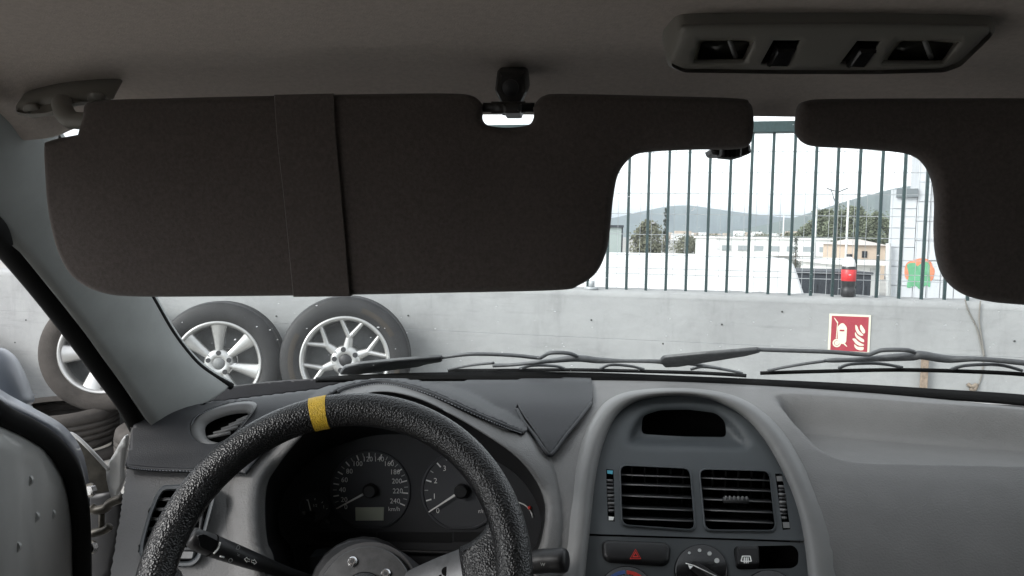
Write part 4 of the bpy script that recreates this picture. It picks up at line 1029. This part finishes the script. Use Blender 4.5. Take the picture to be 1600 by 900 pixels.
# ---- leather cover lying on the dash
from mathutils.bvhtree import BVHTree
bv = BVHTree.FromPolygons(*[list(x) for x in merge(dashVF, hoodVF)])
def cov(px, py):
    o = Vector((0, 0, CZ)); d = ray(px, py).normalized(); h = bv.ray_cast(o, d)
    return (h[0] if h[0] is not None else dashP(px, py)) - d * .008
edge_in = cr([(520, 617), (545, 606), (590, 597.5), (630, 602), (680, 618), (740, 645), (790, 666), (822, 677), (827, 671), (818, 652), (806, 634), (804, 637)], 4)
COV = cr([(197, 729), (203, 702), (208, 672), (216, 662), (262, 645), (310, 622), (346, 605)], 4) + cr([(420, 596), (520, 590.5), (700, 588.5), (923, 593)], 4) + cr([(926, 612), (925, 628), (905, 655), (880, 685), (866, 706), (858, 711), (850, 700), (834, 674), (818, 652), (808, 634)], 4) + \
      cr([(806, 640), (818, 662), (822, 675), (812, 676), (790, 666), (740, 645), (680, 618), (630, 602), (590, 597.5), (545, 606), (520, 617), (470, 652), (430, 690), (400, 722), (385, 742)], 4) + cr([(340, 737), (270, 735), (197, 731)], 3)[:-1]
V, F = sheet(COV, [VENTH], cov, 6, 2.2)
tag(mk('dash_cover', V, F, 'cover', solid=.003), 'black stitched leatherette cover lying over the driver side of the dashboard', 'dash cover')
dc = bpy.data.objects['dash_cover']
def seam(pts, m, r_, name, lift=.004):
    q = [cov(*p) for p in pts]; q = [p + (Vector((0, 0, CZ)) - p).normalized() * lift for p in q]
    return mk(name, *tube(q, r_, 6), m, dc)
seam(cr([(528, 613), (545, 606), (590, 598), (630, 602.5), (680, 618.5), (740, 645.5), (790, 666.5), (818, 677)], 8), 'cover', .0030, 'piping')
seam(cr([(808, 640), (820, 662), (836, 682), (850, 703), (859, 711), (868, 704), (884, 682), (905, 656), (924, 630)], 8), 'cover', .0026, 'piping')
seam(cr([(199, 729), (240, 733), (300, 735), (350, 737)], 8), 'cover', .0028, 'piping')
def stitches(pts, name='stitch'):
    q = cr(pts, 24); vf = []
    for i in range(0, len(q) - 1, 2):
        a, b_ = cov(*q[i]), cov(*q[i + 1]); d = (Vector((0, 0, CZ)) - a).normalized() * .0072
        if (b_ - a).length < .02: vf.append(tube([a + d, b_ + d], .0006, 4))
    o = mk(name, *merge(*vf), 'stitch', dc); o['kind'] = 'stuff'
stitches([(532, 614), (548, 607.5), (590, 599.5), (630, 604), (680, 620), (740, 647), (790, 668), (815, 677)])
stitches([(202, 731), (240, 734.5), (300, 736.5), (345, 738)])
stitches([(299, 664), (310, 649), (348, 634), (385, 629)])
# vent of the left dash top, inside the cut-out
v0 = dashP(350, 662); VNn = Vector((-.05, -.62, .78)).normalized()
def on_w(x, y, h=0): return PP(x, y, v0 + VNn * h, VNn)
vc = Vector((346, 664))
ring = [on_w(*p) for p in VENTH]
tv = mk('top_vent', *loft([[on_w(*(vc + (Vector(p) - vc) * 1.12), -.004) for p in VENTH], [on_w(*(vc + (Vector(p) - vc) * 1.04), .008) for p in VENTH], [on_w(*(vc + (Vector(p) - vc) * .98), .010) for p in VENTH], [on_w(*(vc + Vector((9, 5)) + (Vector(p) - vc) * .72), .003) for p in VENTH], [on_w(*(vc + Vector((9, 5)) + (Vector(p) - vc) * .70), -.015) for p in VENTH]], True), 'band', car, label='oval grey side window vent in the cover cut-out')
mk('vent_cavity', *plate([on_w(*(vc + Vector((9, 5)) + (Vector(p) - vc) * .72), -.014) for p in VENTH], VNn, [(0, 0), (0, .001)], True), 'deep', tv)
for i in range(5):
    x = 330 + 12 * i; a, b_ = on_w(x - 8, 684 - 6.5 * i, -.001), on_w(x + 30, 676 - 8.5 * i, -.001)
    mk('slat', *tube([a, b_], .0022, 6, flat=.6), 'band', tv)
# left air vent in the dash face
fo = dashP(275, 820); FN = Vector((-.05, -.86, .5)).normalized()
def on_f(x, y, h=0): return PP(x, y, fo + FN * h, FN)
lc = Vector((278, 822))
sc_ = lambda k, h: [on_f(*(lc + (Vector(p) - lc) * k), h) for p in LV]
lv = mk('air_vent', *loft([sc_(1.03, -.012), sc_(1.03, .008), sc_(1.0, .012), sc_(.93, .012), sc_(.89, .008), sc_(.88, -.02)], True), 'panel', car, label='left face air vent behind the steering wheel rim', auto=45)
mk('vent_cavity', *plate(sc_(.90, -.02), FN, [(0, 0), (0, .001)], True), 'deep', lv)
for i in range(6):
    y = 780 + 15.5 * i; x0 = 246 - (y - 770) * .22; x1_ = 324 - (y - 770) * .17
    mk('slat', *tube([on_f(x0, y, .003), on_f(x1_, y + 1, .003)], .0020, 6), 'slatw', lv)
mk('slat_link', *tube([on_f(316, 800, .006), on_f(310, 850, .006)], .0018, 6), 'slat', lv)
mk('vent_wheel', *plate([on_f(x, y, .006) for x, y in rnd([(280, 862), (306, 862), (303, 874), (278, 874)], 3)], FN, [(0, 0), (.0005, .004)], True), 'band', lv, auto=40)

# ---- centre console
KN = None
k0, k1 = P(1080, 620, .945), P(1085, 900, .792)
KN = Vector((0, -(k0.z - k1.z), (k0.y - k1.y))).normalized()
if KN.y > 0: KN = -KN
def on_k(x, y, h=0): return PP(x, y, k0 + KN * h, KN)
zk = lambda x, y: (850 + x / 3, 600 + y / 3)
inn = [on_k(*p) for p in INN]
outb = []
for p in OUTB:
    d = dashP(*p) if p[1] < 960 else on_k(*p, -.01); outb.append(d)
mid = [on_k(*((Vector(a) * .62 + Vector(b_) * .38)), .016) for a, b_ in zip(INN, OUTB)]
mid2 = [on_k(*((Vector(a) * .3 + Vector(b_) * .7)), .013) for a, b_ in zip(INN, OUTB)]
ins = [on_k(*((Vector(a) * .93 + Vector(b_) * .07)), .010) for a, b_ in zip(INN, OUTB)]
far_ = [o_.lerp(m_, .12) for o_, m_ in zip(outb, mid2)]
mk('console_surround', *loft([[p + Vector((0, .03, -.02)) for p in outb], outb, far_, mid2, mid, ins, inn, [p - KN * .015 for p in inn]]), 'band', car, label='light grey arched band round the centre console')
mk('console_backing', *plate([on_k(*p, -.055) for p in [(900, 1020), (925, 760), (960, 660), (1055, 622), (1150, 650), (1220, 750), (1260, 1020)]], KN, [(0, -.05), (0, 0)], True), 'deep', car)  # dark backing plate added so no light leaks through the panel seam
mk('bulkhead', *box((CX, 1.26, .60), 1.36, .03, .66), 'carpet', car, smooth=False)  # unseen bulkhead added to block light from under the bonnet
vL = rnd([(969, 727), (1078, 732), (1086, 828), (972, 820)], 11, 5); vR = rnd([(1093, 733), (1202, 736), (1212, 829), (1102, 828)], 11, 5)
disp = rnd([(1002, 678), (1004, 650), (1030, 641), (1075, 640), (1118, 645), (1133, 658), (1135, 683), (1070, 682)], 8, 4)
dish = cr([(981, 694), (983, 674), (998, 650), (1025, 637), (1075, 635), (1120, 641), (1148, 660), (1166, 684), (1173, 697), (1162, 702), (1080, 700), (1000, 698)], 4, True)
tl = [(947, 733), (958.5, 734), (960.5, 815), (950, 814)]; trr = [(1211, 740), (1222, 741), (1235, 827), (1223, 828)]
panel_out = [p for p in INN if p[1] < 836] ; panel_out = [(921, 834)] + [tuple(p[:2]) for p in panel_out if p[1] < 833] + [(1257, 845)]
V, F = sheet(panel_out, [vL, vR, disp, tl, trr], lambda x, y: on_k(x, y, -.014 * sstep(-2, 16, sdist((x, y), dish)) if y < 712 else 0), 6)
cp = mk('console_panel', V, F, 'panel', car, label='dark grey arched console panel with display pocket and two vents')
cdp = Vector((1068, 662))
mk('display_pocket', *merge(loft([[on_k(*p, -.0138) for p in disp], [on_k(*p, -.05) for p in disp]], True), ([on_k(*p, -.05) for p in disp], [tuple(range(len(disp)))])), 'deep', cp)
def vent(poly, name, ys, x0f, x1f, tabx, lab):
    c = Vector((sum(p[0] for p in poly) / len(poly), sum(p[1] for p in poly) / len(poly)))
    s = lambda k, h: [on_k(*(c + (Vector(p) - c) * k), h) for p in poly]
    v = mk(name, *loft([s(1.035, .0004), s(1.03, .0022), s(1.0, .0026), s(.985, .001), s(.98, -.03)], True), 'panel', car, label=lab, auto=50)
    mk('vent_cavity', *plate(s(.985, -.03), KN, [(0, 0), (0, .001)], True), 'deep', v)
    for i, y in enumerate(ys):
        a, b_ = zk(x0f, y), zk(x1f, y + (11 if name else 0))
        a = (850 + (x0f + i * 2) / 3, 600 + y / 3); b_ = (850 + (x1f + i * 3) / 3, 600 + (y + 13) / 3)
        A_, B_ = on_k(*a, -.004), on_k(*b_, -.004)
        dz = Vector((0, .014, -.001))
        mk('slat', [A_ + Vector((0, 0, .0008)), B_ + Vector((0, 0, .0008)), B_ + dz, A_ + dz, A_ - Vector((0, 0, .0008)), B_ - Vector((0, 0, .0008))], [(0, 1, 2, 3), (0, 4, 5, 1), (4, 3, 2, 5)], 'black', v, smooth=False)
        mk('slat_lit_edge', *tube([A_ + Vector((0, -.0006, 0)), B_ + Vector((0, -.0006, 0))], .0008, 6), 'slatw', v)  # slat body coloured dark, its lit front edge painted as a pale line
    for k in range(5):
        xx = c.x - 40 + 20 * k; mk('vane', *box(on_k(xx, c.y, -.024), .0015, .006, .07), 'deep', v, smooth=False)
    if tabx:
        A_, B_ = on_k(tabx[0], tabx[2], -.001), on_k(tabx[1], tabx[2] + 1, -.001); mk('slat_tab', *tube([A_, A_.lerp(B_, .5), B_], .0036, 8), 'slat', v)
        for k in range(6): mk('tab_ridge', *tube([A_.lerp(B_, (k + .5) / 6) + KN * .003 + Vector((0, 0, .003)), A_.lerp(B_, (k + .5) / 6) + KN * .003 - Vector((0, 0, .003))], .0012, 5), 'slatw', v)
    return v
vent(vL, 'air_vent', (425, 470, 523, 580, 630), 358, 690, None, 'left of the two centre air vents')
vent(vR, 'air_vent', (440, 490, 540, 590, 638), 734, 1062, (1130, 1169, 781), 'right of the two centre air vents, with a ridged tab')
for hole, yy, mark in ((tl, (748, 801), True), (trr, (757, 812), False)):
    c = Vector((sum(p[0] for p in hole) / 4, sum(p[1] for p in hole) / 4))
    w = mk('thumb_wheel', *merge(loft([[on_k(*p, .0) for p in hole], [on_k(*p, -.012) for p in hole]], True), ([on_k(*p, -.012) for p in hole], [(0, 1, 2, 3)])), 'deep', cp, smooth=False)
    for k in range(9):
        t = (k + .5) / 9; y = yy[0] + (yy[1] - yy[0]) * t; bulge = .003 * math.sin(math.pi * t); xx = c.x + (y - c.y) * .06
        mk('ridge', *tube([on_k(xx - 5, y, -.003 + bulge), on_k(xx + 5, y + .6, -.003 + bulge)], .0017, 6), 'slat' if k % 2 else 'slatw', w)
    if mark:
        mk('snow_mark', *plate([on_k(x, y, -.001) for x, y in ((948.5, 735), (957.5, 735.5), (957, 741), (949, 740))], KN, [(0, 0), (0, .0004)], True), 'cyan', w, smooth=False)
        mk('air_mark', *plate([on_k(x, y, -.001) for x, y in ((951, 807), (959.5, 808), (958, 813), (951, 813))], KN, [(0, 0), (0, .0004)], True), 'print', w, smooth=False)
    else:
        mk('wheel_stop', *plate([on_k(x, y, -.001) for x, y in ((1213, 744), (1222, 744), (1223, 752), (1214, 752))], KN, [(0, 0), (0, .0004)], True), 'band', w, smooth=False)
        mk('wheel_stop', *plate([on_k(x, y, -.001) for x, y in ((1223, 816), (1233, 816), (1234, 825), (1224, 825))], KN, [(0, 0), (0, .0004)], True), 'band', w, smooth=False)
# lower panel with switches
pocket = rnd([(1146, 854), (1240, 852), (1248, 862), (1247, 882), (1238, 888), (1150, 890)], 8, 4)
hzp = rnd([(941, 850), (948, 846), (1040, 850), (1047, 858), (1044, 880), (1036, 885), (950, 879), (942, 872)], 5, 3)
low_out = [(905, 1010), (912, 915), (920, 837), (1000, 839.5), (1100, 842.5), (1257, 848), (1263, 900), (1270, 1010)]
V, F = sheet(low_out, [pocket], lambda x, y: on_k(x, y, -.0015), 12)
lp = mk('switch_panel', V, F, 'lower', car, label='darker lower console panel with hazard button and knobs')
mk('switch_pocket', *merge(loft([[on_k(*p, -.0015) for p in pocket], [on_k(*p, -.03) for p in pocket]], True), ([on_k(*p, -.03) for p in pocket], [tuple(range(len(pocket)))])), 'deep', lp)
mk('hazard_button', *plate([on_k(*p, -.003) for p in hzp], KN, [(-.0012, 0), (0, .004), (.002, .0065), (.004, .007)], False), 'black', lp, auto=50)
hb = bpy.data.objects['hazard_button']
def tri(k):
    c = Vector((993, 867)); return [on_k(*(c + Vector(p) * k), .0046) for p in ((0, -9.5), (9, 6.5), (-9, 6.5))]
def triring(a, b_):
    A_, B_ = tri(a), tri(b_); return A_ + B_, [(i, (i + 1) % 3, 3 + (i + 1) % 3, 3 + i) for i in range(3)]
mk('triangle_mark', *merge(triring(1, .82), triring(.6, .3)), 'red', hb, smooth=False)
db = mk('defog_button', *plate([on_k(x, y, -.006) for x, y in rnd([(1147, 858), (1184, 857), (1185, 888), (1148, 889)], 5, 3)], KN, [(0, -.012), (0, .007), (.0015, .010), (.004, .0105)], False), 'black', lp, auto=50)
vf = []
for a, b_ in (((1160, 869), (1172, 869)), ((1172, 869), (1174, 877)), ((1174, 877), (1158, 877)), ((1158, 877), (1160, 869)), ((1163, 871), (1163, 880)), ((1166, 871), (1166, 880)), ((1169, 871), (1169, 880))):
    vf.append(tube([on_k(*a, .005), on_k(*b_, .005)], .0006, 4))
o = mk('defog_mark', *merge(*vf), 'print', db, smooth=False); o['kind'] = 'stuff'
def knob(cx, cy, r_, lab):
    k = mk('rotary_knob', *plate([on_k(*p, -.002) for p in circ(cx, cy, r_, 48)], KN, [(-.001, 0), (0, .003), (.0015, .004)], False), 'gloss', lp, auto=50, label=lab)
    mk('grip', *plate([on_k(*p, .002) for p in rnd([(cx - 22, cy - 8), (cx - 12, cy - 14), (cx + 40, cy + 20), (cx + 28, cy + 32)], 5, 3)], KN, [(0, 0), (.0008, .010), (.002, .012)], False), 'black', k, auto=45)
    return k
k = knob(1095, 893, 41, 'fan knob with growing dots')
for x, y, r_ in ((1077, 864, 2.3), (1093, 860, 2.9), (1108.5, 865, 3.4), (1120, 876, 4.0)): mk('dot_mark', *plate([on_k(*p, .0022) for p in circ(x, y, r_, 14)], KN, [(0, 0), (0, .0003)], True), 'dimprint', k, smooth=False)
mk('pointer', *plate([on_k(x, y, .0145) for x, y in ((1075, 883), (1083, 885), (1078, 889.5))], KN, [(0, 0), (0, .0003)], True), 'print', k, smooth=False)
mk('grip_line', *tube([on_k(x, y, .0142) for x, y in ((1071, 880), (1085, 884), (1120, 901))], .0006, 4), 'print', k)
k2 = knob(978, 930, 44, 'temperature knob with blue and red arc, cut by the lower edge')
for m_, a0, a1 in ((mat('blue_print', (.05, .10, .30), .5), 205, 268), (M['red'], 272, 330)):
    rows = [[on_k(978 + r_ * math.cos(R(a0 + (a1 - a0) * q / 10)), 930 + r_ * math.sin(R(a0 + (a1 - a0) * q / 10)), .0023) for q in range(11)] for r_ in (33, 39)]
    mk('arc_mark', *loft(rows), m_, k2, smooth=False)
knob(1200, 936, 44, 'right rotary knob, cut by the lower edge')

# ---- steering wheel
SC_ = Vector((-.199, .648, CZ - .3050)); TI, YA = R(37), R(1.3)
SU = Vector((math.cos(YA), math.sin(YA), 0)); SV0 = Vector((-math.sin(YA), math.cos(YA), 0)); SVv = Vector((0, 0, math.cos(TI))) + SV0 * math.sin(TI)
SNn = SU.cross(SVv).normalized()                       # towards the driver
RR_, rt = .160, .0165
def sw(r_, a, h=0): return SC_ + SU * (r_ * math.cos(a)) + SVv * (r_ * math.sin(a)) + SNn * h
def torus(a0, a1, n, r_, rin=None, m=20, closed=True):
    rows = []
    for i in range(n + (0 if closed else 1)):
        a = a0 + (a1 - a0) * i / n
        d = SU * math.cos(a) + SVv * math.sin(a)
        rows.append([sw(RR_, a) + d * (r_ * math.cos(2 * math.pi * k / m)) + SNn * (r_ * 1.0 * math.sin(2 * math.pi * k / m)) for k in range(m)])
    if closed: rows.append(rows[0])
    return loft(rows, True)
wheel = mk('steering_wheel', *torus(0, 2 * math.pi, 120, rt), 'leather', car, label='black leather sports steering wheel with yellow centre mark')
ym = PP(501, 645, SC_, SNn) - SC_; am = math.atan2(ym.dot(SVv), ym.dot(SU))
mk('yellow_mark', *torus(am - R(2.9), am + R(2.9), 6, rt + .0005, closed=False), 'yellow', wheel)
def on_s(x, y, h=0): return PP(x, y, SC_ + SNn * h, SNn)
hub_px = Vector((566, 928))
HC = on_s(*hub_px, -.035)
DISH = -.035
mk('boss', *tube([HC - SNn * .09, HC - SNn * .05, HC - SNn * .012], [.060, .056, .050], 40), 'boss', wheel, auto=40)
mk('hub_plate', *disc(HC - SNn * .012, SNn, .0445, .006, 48, .001), 'alu', wheel, auto=40)
mk('horn_button', *disc(HC - SNn * .0065, SNn, .020, .008, 36, .003), 'gloss', wheel, auto=50)
for x, y in ((551, 878), (603, 897), (512, 912)):
    c = on_s(x, y, DISH - .006); s = mk('hub_screw', *disc(c, SNn, .0046, .003, 20, .0012), 'chrome', wheel, auto=40)
    mk('screw_socket', *disc(c + SNn * .0026, SNn, .0021, .0006, 6), 'boss', s, smooth=False)
def spokes(name, pts, m, hs, th, bev):
    ring = [on_s(x, y, h) for (x, y), h in zip(pts, hs)]
    return mk(name, *plate(ring, SNn, [(bev, -th), (0, -th + bev), (0, -bev), (bev, 0)], True), m, wheel, auto=50)
# right spoke: metal then leather
def dishh(x, y): 
    d = (on_s(x, y) - SC_).length; return DISH - .008 + (DISH * -1) * sstep(.05, .15, d)
pr = [(618, 905), (642, 889), (680, 872), (718, 857), (735, 850), (740, 960), (640, 965)]
spokes('metal_spoke', pr, 'alu', [dishh(*p) for p in pr], .004, .0008)
pl_ = cr([(716, 856), (722, 850), (737, 842), (755, 826), (763, 805), (766, 790), (800, 800), (812, 850), (815, 930), (800, 1000), (760, 1000), (730, 960), (722, 900)], 4, True)
spokes('leather_spoke', pl_, 'leather', [dishh(*p) + .008 for p in pl_], .020, .006)
for x, y in ((697, 893), (690, 905)): mk('spoke_hole', *disc(on_s(x, y, dishh(x, y) + .0004), SNn, .0042, .0006, 16), 'deep', wheel, smooth=False)
pl2 = cr([(282, 905), (274, 888), (262, 878), (248, 870), (236, 880), (232, 940), (250, 1000), (300, 1010), (322, 960), (318, 925)], 4, True)
spokes('leather_spoke', pl2, 'leather', [dishh(*p) + .008 for p in pl2], .020, .006)
pr2 = [(310, 925), (500, 960), (500, 1000), (320, 990)]
spokes('metal_spoke', pr2, 'alu', [dishh(*p) for p in pr2], .004, .0008)
# ---- stalks
path = [P(*p) for p in cr([(297, 838, .705), (303, 841, .707), (330, 852, .718), (362, 864, .73), (400, 878, .75), (440, 892, .78), (500, 912, .82)], 5)]
rad = [p[0] for p in cr([(.006,), (.0098,), (.0108,), (.0100,), (.0085,), (.0065,), (.0055,)], 5)]
st = mk('indicator_stalk', *tube(path, rad, 16), 'black', car, label='left stalk with light and turn signal marks', auto=60)
tn = (path[10] - path[4]).normalized(); cdir = (Vector((0, 0, CZ)) - path[12]).normalized(); su_ = tn.cross(cdir).normalized(); cn_ = su_.cross(tn)
if cn_.dot(cdir) < 0: cn_ = -cn_
def on_t(x, y, h): return PP(x, y, path[12] + cn_ * (.0101 + h), cn_)
mk('stalk_window', *plate([on_t(x, y, .0002) for x, y in rnd([(308, 836), (320, 834), (343, 846), (333, 864), (312, 854)], 4)], cn_, [(0, -.003), (.0004, .0006)], True), 'gloss', st, auto=40)
mk('stalk_ring', *tube([path[10] - tn * .0008, path[10] + tn * .0008], rad[10] + .0004, 16), 'deep', st)
mk('white_edge', *tube([on_t(x, y, .0012) for x, y in cr([(344, 847), (341, 857), (334, 865)], 4)], .0009, 5), 'print', st)
text_on('light_mark', 'D', .006, on_t(372, 856, .0004), tn, su_ if su_.z > 0 else -su_, M['dimprint'], st)
text_on('light_mark', '=DD=', .005, on_t(366, 865, .0004), tn, su_ if su_.z > 0 else -su_, M['dimprint'], st)
text_on('light_mark', 'O', .006, on_t(360, 876, .0006), tn, su_ if su_.z > 0 else -su_, M['dimprint'], st)
mk('light_mark', *tube([on_t(344, 869, .0006), on_t(350, 871, .0006)], .0008, 5), 'print', st)
for s_, cx in ((-1, 387), (1, 396)):
    cy_ = 875 + (cx - 387) * .28; q = [(s_ * 5, 0), (s_ * 1, -4), (s_ * 1, -1.8), (-s_ * 3, -1.8), (-s_ * 3, 1.8), (s_ * 1, 1.8), (s_ * 1, 4)]
    mk('arrow_mark', *tube([on_t(cx + a, cy_ + b_ + a * .28, .0006) for a, b_ in q + q[:1]], .0004, 4), 'print', st)
st2 = mk('wiper_stalk', *tube([P(*p) for p in cr([(740, 905, .80), (800, 888, .77), (838, 878, .755), (860, 876, .75), (882, 876, .745), (887, 876, .744)], 4)], [p[0] for p in cr([(.007,), (.009,), (.0115,), (.0118,), (.0120,), (.007,)], 4)], 16), 'black', car, label='right wiper stalk tip beside the console', auto=60)
text_on('washer_mark', 'w', .007, P(848, 881, .736), (1, 0, 0), (0, .2, .97), M['dimprint'], st2)

# ---- the open driver door and the hinge
def sh(pts, name, m, par, lab=None, solid=.004, step=12, fn=None):
    Yk = [(p[0], p[2]) for p in pts]
    f = fn or (lambda x, y: P(x, y, DY(x)))
    V, F = sheet([p[:2] for p in pts], [], f, step); return mk(name, V, F, m, par, label=lab, solid=solid)
def DY(x): return lerp_key([(-150, .60), (0, .70), (60, .76), (110, .82), (140, .86)], x)
def doorf(x, y):
    r_ = .016 * sstep(38, 0, sdist((x, y), DOOR)) + .010 * sstep(20, 34, x - (y - 660) * .06) * sstep(690, 730, y)
    return P(x, y, DY(x) + r_)
DOOR = cr([(-140, 560), (-60, 612), (0, 655), (40, 676), (75, 700), (100, 735), (112, 780), (116, 840), (118, 980)], 5) + [(60, 985), (-140, 985)]
door = sh([(p[0], p[1], 0) for p in DOOR], 'driver_door', 'doorpaint', car, 'open driver door edge in silver paint with round plugs', .003, 9, doorf)
for x, y in ((48, 748), (58, 805), (83, 801), (29, 851)): mk('plug', *disc(doorf(x, y) + Vector((0, -.005, 0)), (.35, -.92, .1), .0066, .0030, 20, .0012), 'doorpaint', door, auto=40)
mk('door_seal', *tube([P(x, y, DY(x) + .008) for x, y in cr([(-140, 548), (-60, 602), (0, 647), (42, 668), (80, 693), (108, 730), (122, 780), (127, 840), (129, 980)], 6)], .0105, 10), 'rubber', door)
mk('door_skin', *loft([[P(x, y, DY(x) + .03) for x, y in cr([(-140, 540), (-60, 590), (0, 632), (45, 652), (88, 680), (116, 715), (130, 760), (134, 800), (136, 980)], 6)], [P(x, y, DY(x) + .05) for x, y in cr([(-140, 500), (-60, 560), (0, 608), (50, 636), (98, 664), (126, 700), (138, 745), (141, 790), (142, 980)], 6)]]), 'bluepaint', door, solid=.01)
mk('door_strip', *sheet([(-140, 700), (-10, 745), (8, 790), (20, 850), (28, 985), (-140, 985)], [], lambda x, y: doorf(x, y) + Vector((0, -.012, 0)), 12), 'black', door, label='dark strip at the left edge', solid=.004)  # black sheet set before the left edge of the door
mr2 = mk('mirror_shell', *plate([P(x, y, .80) for x, y in cr([(-60, 560), (-20, 545), (4, 556), (20, 580), (33, 612), (38, 632), (20, 640), (-20, 628), (-60, 606)], 5, True)], (.3, -.95, .1), [(.01, -.05), (0, -.03), (0, 0), (.006, .008), (.016, .012)], True), 'mirror', door, auto=60)
mk('mirror_foot', *tube([P(-10, 628, .79), P(18, 640, .80), P(36, 650, .81)], .014, 10), 'bluepaint', mr2)
# body behind the door: hinge, hinge plate, wing edge
bodyY = .93
wingp = cr([(84, 663), (100, 676), (112, 680), (128, 690), (150, 712), (170, 738), (184, 765), (186, 778), (160, 790), (140, 900), (134, 900), (132, 770), (124, 730), (104, 690)], 3, True)
wing = sh([(p[0], p[1], 0) for p in wingp], 'inner_wing', 'brownmetal', car, 'dirty bare metal behind the door hinge', .006, 8, lambda x, y: P(x, y, .92 + .0004 * (x - 100)))
mk('wing_edge', *tube([P(x, y, .90) for x, y in cr([(83, 663), (101, 677), (112, 678), (126, 688), (150, 712), (170, 735)], 5)], .0022, 6), 'doorpaint', wing)
flange = cr([(170, 733), (184, 704), (199, 679), (202, 690), (198, 716), (196, 734), (198, 745), (188, 770), (178, 775)], 3, True)
mk('door_jamb', *sheet(flange, [], lambda x, y: P(x, y, .915), 7), 'doorpaint', car, label='silver painted door jamb beside the dashboard', solid=.006)
mk('jamb_post', *sheet([(140, 772), (188, 765), (196, 790), (176, 900), (172, 990), (136, 990)], [], lambda x, y: P(x, y, .935), 12), 'black', car, solid=.006)
hg = mk('door_hinge', *merge(tube([P(x, y, .87) for x, y in cr([(142, 792), (150, 797), (165, 794), (172, 786), (192, 778)], 4)], .0055, 8)), 'brownmetal', car, label='steel door hinge with bolts')
mk('hinge_leaf', *tube([P(x, y, .87) for x, y in cr([(142, 834), (150, 832), (164, 828), (172, 822)], 4)], .005, 8), 'brownmetal', hg)
mk('hinge_pin', *tube([P(159, 790, .872), P(159, 830, .872)], .0036, 8), 'brownmetal', hg)
for x, y in ((146, 765), (148, 854)):
    mk('hinge_bolt', *disc(P(x, y, .868), (-.2, -.95, .1), .0058, .007, 6), 'chrome', hg, smooth=False)
    mk('bolt_washer', *disc(P(x - 3, y, .872), (-.2, -.95, .1), .0082, .003, 16), 'brownmetal', hg, smooth=False)
# bookkeeping keys are not part of the description
for o in bpy.data.objects:
    for k_ in ('_w', '_local'):
        if k_ in o: del o[k_]
